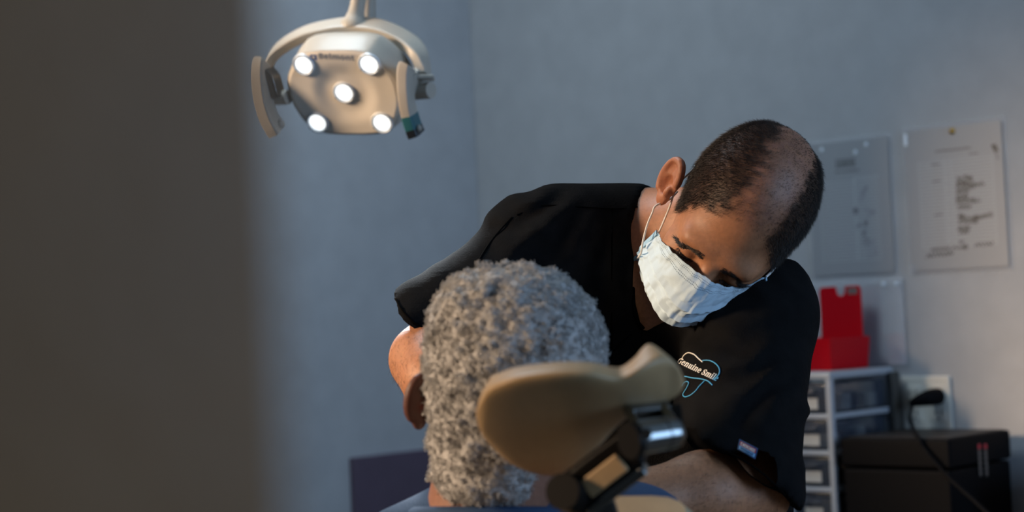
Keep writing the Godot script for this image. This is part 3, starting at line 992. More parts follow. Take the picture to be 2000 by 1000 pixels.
	var i0: Array = ring.call(pts[0], 0.003, lo); var i1: Array = ring.call(pts[1], 0.003, hx)
	for k in 4:
		var l := (k + 1) % 4
		tray.quad(tray.add(o0[k]), tray.add(o1[k]), tray.add(o1[l]), tray.add(o0[l]))
		tray.quad(tray.add(i0[k]), tray.add(i0[l]), tray.add(i1[l]), tray.add(i1[k]))
		tray.quad(tray.add(o1[k]), tray.add(i1[k]), tray.add(i1[l]), tray.add(o1[l]))
	tray.quad(tray.add(o0[0]), tray.add(o0[1]), tray.add(o0[2]), tray.add(o0[3]))
	tray.quad(tray.add(i0[0]), tray.add(i0[3]), tray.add(i0[2]), tray.add(i0[1]))
	obj("tray", tray, M.red, rh)
	# socket plate
	var so := thing("wall_socket", "cream double wall socket with a black plug in it", "socket", at_room(Vector3(1.2105, 1.157, 0.0)))
	obj("cover_plate", rbox(Vector3(0.108, 0.108, 0.007), 0.003, Vector3(0, 0, 0.0035), 3), M.plate, so)
	for x in [-0.027, 0.027]:
		obj("receptacle", rbox(Vector3(0.036, 0.070, 0.004), 0.004, Vector3(x, 0, 0.0065), 2), M.plate, so)
		for y in [-0.02, 0.02]:
			for k in [-0.006, 0.006]:
				obj("slot", rbox(Vector3(0.0022, 0.0085, 0.001), 0.0003, Vector3(x + k, y + 0.002, 0.0087), 1), M.slot, so)
			obj("slot", rbox(Vector3(0.0042, 0.0042, 0.001), 0.0003, Vector3(x, y - 0.009, 0.0087), 1), M.slot, so)
	# plug and cord
	var pr := room.affine_inverse()
	var pc := thing("power_cord", "black power cord plugged into the wall socket, trailing over the black case", "cord", at_room(Vector3(1.2375, 1.171, 0.009)))
	var li := pc.transform.affine_inverse()
	var plug := [[0.002, 0.0, 0.0], [0.0, 0.0, 0.012], [-0.004, -0.001, 0.028], [-0.016, -0.005, 0.038], [-0.028, -0.009, 0.041], [-0.036, -0.012, 0.042]]
	var pv := PackedVector3Array()
	for k: Array in plug: pv.append(Vector3(k[0], k[1], k[2]))
	obj("plug", tube(smooth_path(pv, 3), [0.0165, 0.0168, 0.0168, 0.0168, 0.0166, 0.0162, 0.0158, 0.015, 0.014, 0.0125, 0.0115, 0.010, 0.009, 0.008, 0.007, 0.006], 16), M.cord, pc)
	var cv := PackedVector3Array([pv[5]])
	for k: Array in [[1780, 797, 0.06], [1777, 816, 0.07], [1783, 836, 0.085]]:
		cv.append(li * (room * on_wall(k[0], k[1], k[2])))
	for k: Array in [[1790, 852, 0.25], [1806, 878, 0.272], [1850, 930, 0.276], [1896, 972, 0.28], [1940, 1012, 0.285], [1990, 1050, 0.29]]:
		cv.append(li * (room * on_wall(k[0], k[1], k[2])))
	for i in range(3, 5):
		var q := pr * (pc.transform * cv[i])
		q.y = maxf(q.y, 1.116)
		cv[i] = li * (room * q)
	var last := pr * (pc.transform * cv[cv.size() - 1])
	cv.append(li * (room * Vector3(last.x + 0.1, 0.918, 0.34)))
	obj("cable", tube(smooth_path(cv, 8), 0.0036, 8), M.cord, pc)
	# black case
	var bc := thing("equipment_case", "black equipment case with two small printed stickers, in front of the wall socket", "case", at_room(Vector3(1.171, 0.91, 0.03)))
	var cw := 0.229; var cd := 0.233
	obj("lower_shell", rbox(Vector3(cw - 0.004, 0.142, cd - 0.004), 0.006, Vector3(cw / 2, 0.071, cd / 2)), M.case, bc)
	obj("lid", rbox(Vector3(cw, 0.054, cd), 0.006, Vector3(cw / 2, 0.172, cd / 2)), M.case, bc)
	obj("lid_inlay", rbox(Vector3(cw - 0.02, 0.002, cd - 0.02), 0.0008, Vector3(cw / 2, 0.1992, cd / 2), 1), M.casetop, bc)
	for k: Array in [[1912, 0.0], [1924, 0.0]]:
		var tq := on_side(k[0], 872, 1.4005)
		var bq := on_side(k[0] + 3, 925, 1.4005)
		var st := obj("sticker", rbox(Vector3(0.0008, tq.y - bq.y + 0.01, 0.011), 0.0002, Vector3(cw + 0.0006, (tq.y + bq.y) / 2 - 0.91, tq.z - 0.03), 1), M.slot, bc)
		obj("sticker_head", rbox(Vector3(0.0006, 0.009, 0.011), 0.0002, Vector3(cw + 0.0012, tq.y - 0.91, tq.z - 0.03), 1), M.patchred, st)
		for j in 5: obj("sticker_mark", rbox(Vector3(0.0006, 0.004, 0.006), 0.0002, Vector3(cw + 0.0012, tq.y - 0.91 - 0.013 - j * 0.009, tq.z - 0.03), 1), M.hook, st)
	# dark box behind the case
	var db := thing("storage_box", "low dark plum storage box next to the black case", "box", at_room(Vector3(1.515, 0.91, 0.04)))
	obj("box_body", rbox(Vector3(0.22, 0.115, 0.16), 0.004, Vector3(0.11, 0.0575, 0.08)), M.plumbox, db)
	obj("box_lid", rbox(Vector3(0.226, 0.02, 0.166), 0.004, Vector3(0.11, 0.124, 0.08)), M.plumbox, db)

# ---------------------------------------------------------------- people
# head in its own axes: x to its left hand side of the picture when it faces us, y to the crown, z out of the face
func head_sdf(p: Vector3) -> float:
	var q := Vector3(absf(p.x), p.y, p.z)
	var d := sd_ell(p, Vector3(0, 0.016, -0.010), Vector3(0.0765, 0.0915, 0.0985))
	d = smin(d, sd_ell(p, Vector3(0, -0.046, 0.034), Vector3(0.0625, 0.078, 0.060)), 0.03)
	d = smin(d, sd_ell(p, Vector3(0, -0.105, 0.046), Vector3(0.043, 0.032, 0.042)), 0.035)
	d = smin(d, sd_ell(q, Vector3(0.024, -0.0195, 0.084), Vector3(0.022, 0.008, 0.0090)), 0.026)
	d = smin(d, sd_ell(q, Vector3(0.041, -0.062, 0.060), Vector3(0.020, 0.017, 0.017)), 0.02)
	d = smax(d, -sd_ell(q, Vector3(0.032, -0.037, 0.1005), Vector3(0.017, 0.011, 0.0135)), 0.010)
	d = smin(d, sd_ell(q, Vector3(0.0315, -0.038, 0.0785), Vector3(0.0145, 0.0115, 0.0130)), 0.003)
	var h := clampf((p - Vector3(0, -0.03, 0.094)).dot(Vector3(0, -0.045, 0.024)) / 0.0026, 0.0, 1.0)
	d = smin(d, (p - Vector3(0, -0.03, 0.094) - Vector3(0, -0.045, 0.024) * h).length() - lerpf(0.0075, 0.013, h), 0.010)
	d = smin(d, sd_ell(q, Vector3(0.014, -0.077, 0.104), Vector3(0.009, 0.007, 0.010)), 0.006)
	d = smin(d, sd_ell(p, Vector3(0, -0.094, 0.091), Vector3(0.022, 0.0055, 0.008)), 0.006)
	d = smin(d, sd_ell(p, Vector3(0, -0.105, 0.088), Vector3(0.020, 0.006, 0.009)), 0.006)
	return d

func head_mb(nu := 150, nv := 110) -> MB:
	var m := MB.new()
	var f := head_sdf
	for j in nv + 1:
		var th := PI * j / nv
		for i in nu:
			var ph := TAU * i / nu
			var d := Vector3(sin(th) * cos(ph), cos(th), sin(th) * sin(ph))
			var t := 0.19
			var o := Vector3(0, -0.02, 0.01)
			for k in 14:
				var s := head_sdf(o + d * t)
				t -= s * 0.9
				if absf(s) < 0.0002: break
			m.add(o + d * t)
	for j in nv:
		for i in nu:
			var k := (i + 1) % nu
			m.quad(j * nu + i, j * nu + k, (j + 1) * nu + k, (j + 1) * nu + i)
	for k in range(0, m.ix.size(), 3):
		var t := m.ix[k + 1]; m.ix[k + 1] = m.ix[k + 2]; m.ix[k + 2] = t
	# orient outward
	var a := m.v[m.ix[3000]]; var b := m.v[m.ix[3001]]; var c := m.v[m.ix[3002]]
	if (b - a).cross(c - a).dot(a) < 0:
		for k in range(0, m.ix.size(), 3):
			var t := m.ix[k + 1]; m.ix[k + 1] = m.ix[k + 2]; m.ix[k + 2] = t
	return m

# ear in its own axes: x from the cheek to the rim, y up, z the side that faces out
func ear_sdf(p: Vector3) -> float:
	var d := sd_ell(p, Vector3(0.0, 0.004, -0.001), Vector3(0.0175, 0.0295, 0.0055))
	d = smin(d, sd_ell(p, Vector3(-0.006, -0.024, 0.0), Vector3(0.0085, 0.0105, 0.0055)), 0.008)
	var e := 10.0
	var last := Vector3.ZERO
	for k in 12:
		var a := deg_to_rad(lerpf(165.0, -60.0, k / 11.0))
		var w := Vector3(cos(a) * 0.0165 - 0.0005, 0.005 + sin(a) * 0.0275, 0.0032)
		if k > 0: e = minf(e, cone(p, [last, w, 0.0038, 0.0038]))
		last = w
	d = smin(d, e, 0.006)
	d = smax(d, -sd_ell(p, Vector3(-0.002, -0.003, 0.0060), Vector3(0.0095, 0.0140, 0.0100)), 0.003)
	d = smax(d, -sd_ell(p, Vector3(0.006, 0.014, 0.0068), Vector3(0.0050, 0.011, 0.0048)), 0.004)
	d = smin(d, sd_ell(p, Vector3(-0.0115, -0.006, 0.004), Vector3(0.0042, 0.008, 0.0048)), 0.004)
	return d

func ear_mb() -> MB:
	return nets(ear_sdf, Vector3(-0.024, -0.042, -0.012), Vector3(0.026, 0.042, 0.014), 0.0014, 2.2)

func hair_cover(p: Vector3, nz: FastNoiseLite) -> float:
	var front := 0.050 + (p.y + 0.017) * 0.54 if p.y > -0.017 else 0.050 - (-0.017 - p.y) * 1.15
	var n := nz.get_noise_3dv(p * 900.0)
	var c := smoothstep(-0.006, 0.008, front - p.z + n * 0.010)
	var low := -0.056 if p.z > -0.02 else -0.085
	c *= smoothstep(low - 0.006, low + 0.006, p.y + n * 0.006)
	var bald := smoothstep(-0.030, -0.012, p.x + n * 0.012) * (1.0 - smoothstep(0.030, 0.046, p.x + n * 0.012)) * smoothstep(0.02, 0.045, p.y) * smoothstep(-0.088, -0.066, p.z + n * 0.01)
	return c * (1.0 - (0.74 + 0.40 * n) * bald)

# short strands growing from a surface
func strands(src: MB, count: int, sd: int, cover: Callable, grow: Callable, width: float, colour: Callable) -> MB:
	var m := MB.new()
	var r := RandomNumberGenerator.new()
	r.seed = sd
	var nr := src.normals()
	var acc := PackedFloat32Array()
	var tot := 0.0
	for k in range(0, src.ix.size(), 3):
		tot += (src.v[src.ix[k + 1]] - src.v[src.ix[k]]).cross(src.v[src.ix[k + 2]] - src.v[src.ix[k]]).length() * cover.call(src.v[src.ix[k]])
		acc.append(tot)
	for i in count:
		var k := acc.bsearch(r.randf() * tot) * 3
		if k >= src.ix.size(): continue
		var u := r.randf(); var w := r.randf()
		if u + w > 1.0: u = 1.0 - u; w = 1.0 - w
		var a := src.ix[k]; var b := src.ix[k + 1]; var c := src.ix[k + 2]
		var p := src.v[a] + (src.v[b] - src.v[a]) * u + (src.v[c] - src.v[a]) * w
		var n := nr[a]
		var g: Array = grow.call(p, n, r)           # [direction at the root, bend, length]
		m.tint = colour.call(p, r)
		var d0: Vector3 = g[0]
		var ln: float = g[2]
		var mid: Vector3 = p + d0 * ln * 0.5
		var tip: Vector3 = mid + (d0 + (g[1] as Vector3)).normalized() * ln * 0.5
		var s := d0.cross(Vector3(0.3, 0.4, 0.86)).normalized() * width * 0.5
		var s2 := d0.cross(s).normalized() * width * 0.5
		var v0 := m.add(p + s); var v1 := m.add(p - s * 0.5 + s2 * 0.87); var v2 := m.add(p - s * 0.5 - s2 * 0.87)
		var u0 := m.add(mid + s * 0.8); var u1 := m.add(mid - s * 0.4 + s2 * 0.7); var u2 := m.add(mid - s * 0.4 - s2 * 0.7)
		var t := m.add(tip)
		m.quad(v0, v1, u1, u0); m.quad(v1, v2, u2, u1); m.quad(v2, v0, u0, u2)
		m.tri(u0, u1, t); m.tri(u1, u2, t); m.tri(u2, u0, t)
	return m

var scrub_bones := []
var neck_cut := []
var sleeve := []
var cinv: Transform3D
var fold_noise := FastNoiseLite.new()
var sleeve_l := []
var sleeve_r := []
var hem_l: Plane
var hem_r: Plane

func cone(p: Vector3, b: Array) -> float:
	var a: Vector3 = b[0]
	var ab: Vector3 = b[1] - a
	var h := clampf((p - a).dot(ab) / ab.length_squared(), 0.0, 1.0)
	return (p - a - ab * h).length() - lerpf(b[2], b[3], h)

func folds(p: Vector3) -> float:
	# creases that run from the shoulder seams down over chest and sleeves
	var q := cinv * p
	var s := 1000.0 + FOCAL * q.x / -q.z
	var t := 500.0 - FOCAL * q.y / -q.z
	var d := Vector2(s - 1215.0, t - 330.0)
	var an := atan2(d.y, -d.x)
	var rr := d.length()
	var n := fold_noise.get_noise_2d(s * 0.35, t * 0.35)
	var k := smoothstep(70.0, 200.0, rr) * (1.0 - smoothstep(420.0, 640.0, rr)) * (1.0 - smoothstep(1190.0, 1260.0, s))
	var z := 0.0046 * k * sin(an * 17.0 + n * 2.2)
	d = Vector2(s - 1600.0, t - 640.0)
	an = atan2(d.y, -d.x)
	rr = d.length()
	k = smoothstep(60.0, 160.0, rr) * (1.0 - smoothstep(300.0, 420.0, rr)) * smoothstep(1260.0, 1330.0, s)
	z += 0.0038 * k * sin(an * 15.0 + n * 2.5)
	z += 0.0022 * fold_noise.get_noise_3dv(p * 140.0)
	return z

func sleeve_sdf(p: Vector3, b: Array, hem: Plane) -> float:
	var c := cone(p, b)
	var far := hem.distance_to(p)
	var d := smax(c, far, 0.004)
	return d

func scrub_raw(p: Vector3) -> float:
	var d := sd_bones(p, scrub_bones, 0.06)
	return smin(smin(d, sleeve_sdf(p, sleeve_l, hem_l), 0.05), sleeve_sdf(p, sleeve_r, hem_r), 0.03)

func scrub_sdf(p: Vector3) -> float:
	var d := scrub_raw(p)
	if d < 0.03 and d > -0.03: d += folds(p)
	var q := cinv * p
	q.z = -2.2 + (q.z + 2.2) * (0.35 if q.z > -2.36 else 1.5)
	return smax(d, -sd_bones(q, neck_cut, 0.02), 0.006)

func hand_mb(w: Vector3, k: Vector3, up: Vector3) -> MB:
	# w wrist, k knuckle centre, up the side the thumb leaves from
	var f := (k - w).normalized()
	var s := (up - f * up.dot(f)).normalized()
	var n := f.cross(s)
	var bones := [[w, w + f * 0.02, 0.026, 0.024]]
	for i in 4:
		var o := (1.5 - i) * 0.0195
		var kn := w + f * (0.088 - absf(o - 0.008) * 0.12) + s * o
		bones.append([w + f * 0.02 + s * o * 0.6, kn, 0.014, 0.0105])
		var ln: float = [0.040, 0.046, 0.043, 0.033][i]
		var a := kn + (f * 0.85 - n * 0.45) * ln
		var b := a + (f * 0.25 - n * 0.9) * ln * 0.62
		var c := b + (f * -0.35 - n * 0.85) * ln * 0.48
		bones.append([kn, a, 0.0102, 0.0092]); bones.append([a, b, 0.0092, 0.0084]); bones.append([b, c, 0.0084, 0.0072])
	var t0 := w + f * 0.022 + s * 0.022
	var t1 := t0 + (f * 0.5 + s * 0.75 - n * 0.3) * 0.036
	var t2 := t1 + (f * 0.9 + s * 0.1 - n * 0.45) * 0.030
	bones.append([t0, t1, 0.0135, 0.0112]); bones.append([t1, t2, 0.0108, 0.0085])
	var fn := func(p: Vector3) -> float: return sd_bones(p, bones, 0.007)
	var lo := w; var hi := w
	for b: Array in bones:
		for e in 2:
			lo = lo.min(b[e] - Vector3.ONE * 0.03); hi = hi.max(b[e] + Vector3.ONE * 0.03)
	return nets(fn, lo, hi, 0.004, 1.6)

func lump(bones: Array, k: float, cell: float, slack := 1.5) -> MB:
	var fn := func(p: Vector3) -> float: return sd_bones(p, bones, k)
	var lo: Vector3 = bones[0][0]; var hi := lo
	for b: Array in bones:
		for e in 2:
			var r: float = maxf(b[2], b[3]) + cell * 2
			lo = lo.min(b[e] - Vector3.ONE * r); hi = hi.max(b[e] + Vector3.ONE * r)
	return nets(fn, lo, hi, cell, slack)

func grid_mb(g: Array, nu: int, nv: int, push: Callable) -> MB:
	# bicubic sheet through a grid of points g[row][column]
	var m := MB.new()
	for j in nv + 1:
		var t := float(j) / nv * (g.size() - 1)
		var jr := mini(int(t), g.size() - 2)
		for i in nu + 1:
			var s: float = float(i) / nu * (g[0].size() - 1)
			var ic: int = mini(int(s), g[0].size() - 2)
			var row := []
			for y in range(jr - 1, jr + 3):
				var R: Array = g[clampi(y, 0, g.size() - 1)]
				var e: int = R.size() - 1
				row.append((R[ic] as Vector3).cubic_interpolate(R[ic + 1], R[maxi(ic - 1, 0)], R[mini(ic + 2, e)], s - ic))
			var p: Vector3 = (row[1] as Vector3).cubic_interpolate(row[2], row[0], row[3], t - jr)
			m.add(push.call(p, float(i) / nu, float(j) / nv), Vector2(float(i) / nu, float(j) / nv))
	for j in nv:
		for i in nu:
			var a := j * (nu + 1) + i
			m.quad(a, a + nu + 1, a + nu + 2, a + 1)
	return m

func mask_texture() -> ImageTexture:
	var im := Image.create(640, 420, false, Image.FORMAT_RGB8)
	im.fill(Color8(206, 226, 238))
	for y in 420:
		for x in range(0, 640):
			if (x + (y / 2) % 2) % 4 == 0: im.set_pixel(x, y, Color8(192, 214, 229))
	for x in range(16, 624, 7):
		for y in [18, 27, 48, 57]:
			im.fill_rect(Rect2i(x, y, 4, 3), Color8(104, 128, 148))
	im.fill_rect(Rect2i(0, 0, 14, 420), Color8(170, 204, 226))
	im.fill_rect(Rect2i(626, 0, 14, 420), Color8(170, 204, 226))
	for k in 6:
		im.fill_rect(Rect2i(20, 8 + k * 6, 14, 4), Color8(136, 186, 214))
		im.fill_rect(Rect2i(606, 8 + k * 6, 14, 4), Color8(136, 186, 214))
	return tex(im)

const SKIN := Color(0.49, 0.215, 0.105)

func build_dentist() -> void:
	cinv = Transform3D(cb, CAM).affine_inverse()
	fold_noise.seed = 4
	fold_noise.frequency = 0.02
	fold_noise.fractal_octaves = 2
	var floor_at := pt(1262, 1000, 2.46)
	var D := thing("person", "person in black scrubs and a pale blue face mask bending over the chair", "person", Transform3D(Basis.IDENTITY, Vector3(floor_at.x, 0, floor_at.z)))
	var base := D.position
	var mv := Transform3D(Basis.IDENTITY, -base)
	# head
	var HB := Basis((cb * Vector3(0.84, -0.5426, 0)).normalized(), (cb * Vector3(0.403, 0.624, 0.669)).normalized(), Vector3.ZERO)
	HB.z = HB.x.cross(HB.y).normalized()
	HB.y = HB.z.cross(HB.x).normalized()
	var HT := Transform3D(HB, pt(1454, 406, 2.16))
	var HI := HT.affine_inverse()
	var nz := FastNoiseLite.new()
	nz.seed = 9
	nz.frequency = 0.06
	nz.fractal_octaves = 3
	var head := head_mb(190, 140)
	var hairc := Color(0.022, 0.015, 0.012)
	for i in head.v.size():
		var p := head.v[i]
		var c := SKIN * (1.0 + 0.10 * nz.get_noise_3dv(p * 700.0))
		var cov := hair_cover(p, nz)
		c = c.lerp(Color(0.055, 0.034, 0.025), 0.84 * cov)
		var top := smoothstep(0.03, 0.06, p.y)
		c = c.lerp(Color(0.27, 0.120, 0.085), (0.62 + 0.5 * nz.get_noise_3dv(p * 1400.0)) * top * (1.0 - cov))
		var beard := smoothstep(-0.045, -0.065, p.y) * smoothstep(-0.03, 0.0, p.z) * smoothstep(0.035, 0.05, absf(p.x))
		c = c.lerp(Color(0.28, 0.17, 0.115), 0.35 * beard * (0.6 + 0.4 * nz.get_noise_3dv(p * 3000.0)))
		c.a = 1.0
		head.c[i] = c
	var body := MB.new()
	body.join(head, HT)
	# ears
	var ear := ear_mb()
	for i in ear.c.size(): ear.c[i] = Color(0.54, 0.22, 0.125)
	for s in [-1, 1]:
		var ex := Vector3(s * 0.64, 0.06, -0.77).normalized()
		var ey := Vector3(s * 0.20, 0.97, -0.16)
		ey = (ey - ex * ey.dot(ex)).normalized()
		var ez: Vector3 = ex.cross(ey) * float(s)
		if s == 1:
			ex = Vector3(0.35, 0.0, -0.93).normalized(); ey = Vector3(0, 1, 0); ez = ex.cross(ey)
		body.join(ear, HT * Transform3D(Basis(ex, ey, ez) * Basis.from_scale(Vector3(1.05, 1.1, 1.05)), Vector3(-0.0945 if s == -1 else 0.073, -0.029, -0.002 if s == -1 else -0.02)))
	# neck, chest under the top, arms
	var j := func(x: float, y: float, d: float) -> Vector3: return pt(x, y, d)
	var SL: Vector3 = pt(1052, 508, 2.28)
	var SR: Vector3 = pt(1466, 614, 2.22)
	var NB: Vector3 = pt(1250, 478, 2.33)
	var SM: Vector3 = pt(1130, 486, 2.30)
	scrub_bones = [[SL, SM, 0.073, 0.071], [SM, NB, 0.071, 0.067], [NB, SR, 0.067, 0.080],
		[pt(1245, 640, 2.36), pt(1265, 1270, 2.48), 0.145, 0.155],
		[pt(1125, 610, 2.34), pt(1160, 1200, 2.47), 0.105, 0.13],
		[pt(1390, 680, 2.31), pt(1370, 1200, 2.47), 0.105, 0.13]]
	sleeve_l = [SL, pt(788, 686, 2.14), 0.075, 0.072]
	sleeve_r = [SR, pt(1428, 955, 2.03), 0.080, 0.084]
	var hn := (cb * Vector3(-0.72, -0.69, -0.08)).normalized()
	hem_l = Plane(hn, hn.dot(pt(803, 617, 2.15)))
	hn = (cb * Vector3(-0.58, -0.80, 0.1)).normalized()
	hem_r = Plane(hn, hn.dot(pt(1450, 926, 2.06)))
	for q: Array in [[1345, 392, .062, 1318, 455, .050], [1318, 455, .050, 1298, 560, .0365], [1298, 560, .0365, 1262, 640, .010]]:
		neck_cut.append([cinv * pt(q[0], q[1], 2.2), cinv * pt(q[3], q[4], 2.2), q[2], q[5]])
	var nk0 := HT * Vector3(0, -0.055, -0.035)
	var nb: Vector3 = pt(1283, 470, 2.31)
	var neck := func(p: Vector3) -> float:
		var d := sd_bones(p, [[nk0, nb, 0.056, 0.062]], 0.02)
		return smin(d, scrub_raw(p) + 0.012, 0.035)
	var nm := nets(neck, pt(1285, 500, 2.25) - Vector3(0.11, 0.15, 0.16), pt(1285, 500, 2.25) + Vector3(0.15, 0.13, 0.14), 0.006, 1.6)
	var EL: Vector3 = pt(829, 702, 2.10)
	var WL: Vector3 = pt(900, 812, 1.985)
	var ER: Vector3 = pt(1464, 956, 2.04)
	var WR: Vector3 = pt(1160, 992, 1.945)
	var arms := MB.new()
	arms.join(lump([[SL, EL, 0.052, 0.039], [EL, EL.lerp(WL, 0.35), 0.038, 0.0385], [EL.lerp(WL, 0.35), WL, 0.0385, 0.027]], 0.02, 0.006))
	arms.join(lump([[SR, ER, 0.054, 0.045], [ER, ER.lerp(WR, 0.3), 0.0445, 0.0475], [ER.lerp(WR, 0.3), WR, 0.0475, 0.029]], 0.02, 0.006))
	for part: MB in [nm, arms]:
		for i in part.v.size():
			var c := SKIN * (1.0 + 0.12 * nz.get_noise_3dv(part.v[i] * 500.0))
			c.a = 1.0
			part.c[i] = c
		body.join(part)
	var out := MB.new()
	out.join(body, mv)
	var bo := obj("body", out, M.skin, D)
	# eyes, brows, lashes
	for s in [-1, 1]:
		var e := MB.new()
		e.join(lathe(PackedVector2Array([Vector2(0.0001, 0.0042), Vector2(0.003, 0.0036), Vector2(0.0042, 0.0014), Vector2(0.0044, 0)]), 14, mv * HT * Transform3D(Basis(Vector3.RIGHT, PI / 2).scaled(Vector3(2.2, 0.55, 1)), Vector3(s * 0.0315, -0.0455, 0.0866))))
		obj("eye", e, M.eye, bo)
	var brow := strands(head, 2000, 31, func(p: Vector3) -> float:
			var x := absf(p.x)
			var yc := -0.0215 - 0.0190 * smoothstep(0.020, 0.054, x)
			return 1.0 if p.z > 0.05 and x > 0.011 and x < 0.052 and absf(p.y - yc) < lerpf(0.0040, 0.0018, smoothstep(0.02, 0.052, x)) * (1.0 + 0.5 * nz.get_noise_3dv(p * 4000.0)) else 0.0,
		func(p: Vector3, n: Vector3, r: RandomNumberGenerator) -> Array:
			return [(n * 0.28 + Vector3(signf(p.x), -0.15 + r.randf_range(-0.5, 0.5), -0.45 + r.randf_range(-0.3, 0.3))).normalized(), -n * 0.2, r.randf_range(0.005, 0.0085)],
		0.00030, func(_p: Vector3, r: RandomNumberGenerator) -> Color: return hairc * r.randf_range(0.6, 1.4))
	var lash := strands(head, 160, 33, func(p: Vector3) -> float:
			var x := absf(p.x)
			return 1.0 if p.z > 0.06 and x > 0.019 and x < 0.044 and absf(p.y + 0.043) < 0.0016 else 0.0,
		func(p: Vector3, n: Vector3, r: RandomNumberGenerator) -> Array:
			return [(n * 0.9 + Vector3(signf(p.x) * 0.2, -0.5, 0)).normalized(), Vector3(0, 0.3, 0), r.randf_range(0.005, 0.008)],
		0.0005, func(_p: Vector3, _r: RandomNumberGenerator) -> Color: return Color(0.012, 0.009, 0.008))
	brow.join(lash)
	var bw := MB.new(); bw.join(brow, mv * HT)
	obj("eyebrows", bw, M.hair, bo)
	# hair
	var hs := strands(head, 46000, 35, func(p: Vector3) -> float: return hair_cover(p, nz),
		func(p: Vector3, n: Vector3, r: RandomNumberGenerator) -> Array:
			var bald := smoothstep(-0.03, -0.012, p.x) * (1.0 - smoothstep(0.03, 0.046, p.x)) * smoothstep(0.02, 0.045, p.y)
			var side := smoothstep(0.04, 0.065, absf(p.x))
			var flow := Vector3(0, -0.55, 0.75).lerp(Vector3(signf(p.x) * 0.3, 0.0, 0.9), 1.0 - side)
			var d := (n * r.randf_range(0.55, 1.0) + flow * 0.8 + Vector3(r.randf_range(-.35, .35), r.randf_range(-.35, .35), r.randf_range(-.35, .35))).normalized()
			return [d, flow * 0.4, r.randf_range(0.006, 0.0115) * (1.0 - 0.62 * bald)],
		0.00027, func(_p: Vector3, r: RandomNumberGenerator) -> Color: return (hairc * r.randf_range(0.5, 1.7)).lerp(Color(0.14, 0.10, 0.07), 0.5 if r.randf() < 0.16 else 0.0))
	var hm := MB.new(); hm.join(hs, mv * HT)
	obj("hair", hm, M.hair, D)
	# arm hair
	var ah := strands(arms, 9500, 37, func(p: Vector3) -> float: return 1.0 if (p - EL).length() < 0.16 or (p - ER.lerp(WR, 0.45)).length() < 0.2 else 0.05,
		func(p: Vector3, n: Vector3, r: RandomNumberGenerator) -> Array:
			var ax := (WL - EL).normalized() if (p - EL).length() < 0.2 else (WR - ER).normalized()
			var d := (n * 0.35 + ax * 0.7 + Vector3(r.randf_range(-.5, .5), -0.4 + r.randf_range(-.4, .4), r.randf_range(-.4, .4))).normalized()
			return [d, -n * 0.5, r.randf_range(0.004, 0.009)],
		0.00019, func(_p: Vector3, r: RandomNumberGenerator) -> Color: return Color(0.04, 0.024, 0.016) * r.randf_range(0.6, 1.4))
	var am := MB.new(); am.join(ah, mv)
	obj("arm_hair", am, M.hair, D)
	# hands in gloves
	for k in 2:
		var g := MB.new()
		if k == 0: g.join(hand_mb(WL, pt(960, 850, 1.97), Vector3(0.2, 0.9, -0.3)), mv)
		else: g.join(hand_mb(WR, pt(1075, 930, 1.99), Vector3(0.1, 0.9, -0.3)), mv)
		obj("glove", g, M.glove, D)
	# scrub top
	var lo := pt(745, 350, 2.3); var hi := lo
	for q: Array in [[745, 350, 2.0], [1620, 350, 2.3], [1260, 1290, 2.62], [1260, 1290, 2.2], [1620, 1290, 2.2]]:
		lo = lo.min(pt(q[0], q[1], q[2])); hi = hi.max(pt(q[0], q[1], q[2]))
	lo.x = pt(745, 600, 2.15).x
	var top := nets(scrub_sdf, lo, hi, 0.0062, 1.7)
	var tm := MB.new(); tm.join(top, mv)
	var so := obj("scrub_top", tm, M.scrub, D)
	scrub_details(so, mv)
	# trousers and shoes, below the frame
	var hipc: Vector3 = pt(1265, 1250, 2.48)
	var tr := []
	for s in [-1, 1]:
		var hp := hipc + Vector3(s * 0.09, -0.02, 0)
		tr.append([hp + Vector3(0, 0.05, 0), Vector3(hp.x + s * 0.03, 0.5, hp.z + 0.03), 0.105, 0.075])
		tr.append([Vector3(hp.x + s * 0.03, 0.5, hp.z + 0.03), Vector3(hp.x + s * 0.04, 0.1, hp.z), 0.075, 0.062])
	var trm := MB.new(); trm.join(lump(tr, 0.04, 0.016), mv)
	obj("trousers", trm, M.trousers, D)
	for s in [-1, 1]:
		var f0 := Vector3(hipc.x + s * 0.13, 0.045, hipc.z - 0.05)
		var sh := MB.new(); sh.join(lump([[f0, f0 + Vector3(s * 0.02, -0.004, 0.19), 0.044, 0.038], [f0, f0 + Vector3(0, 0.04, 0), 0.044, 0.045]], 0.03, 0.012), mv)
		obj("shoe", sh, M.shoe, D)
	# mask
	var V := func(x: float, y: float, z: float) -> Vector3: return Vector3(x, y, z)
	var g := [
		[V.call(-.0725, -.080, .034), V.call(-.0490, -.049, .0890), V.call(0.0, -.035, .1135), V.call(.036, -.041, .0935), V.call(.0675, -.035, .048)],
		[V.call(-.0740, -.094, .033), V.call(-.0480, -.073, .0945), V.call(0.0, -.062, .130), V.call(.039, -.058, .0975), V.call(.0665, -.054, .047)],
		[V.call(-.0750, -.109, .032), V.call(-.0480, -.094, .099), V.call(-.001, -.091, .1345), V.call(.040, -.078, .100), V.call(.0645, -.072, .046)],
		[V.call(-.0750, -.124, .031), V.call(-.0460, -.116, .094), V.call(-.003, -.117, .122), V.call(.039, -.098, .094), V.call(.0610, -.090, .045)],
		[V.call(-.0735, -.138, .030), V.call(-.0410, -.137, .080), V.call(-.004, -.140, .096), V.call(.036, -.117, .080), V.call(.0545, -.110, .046)]]
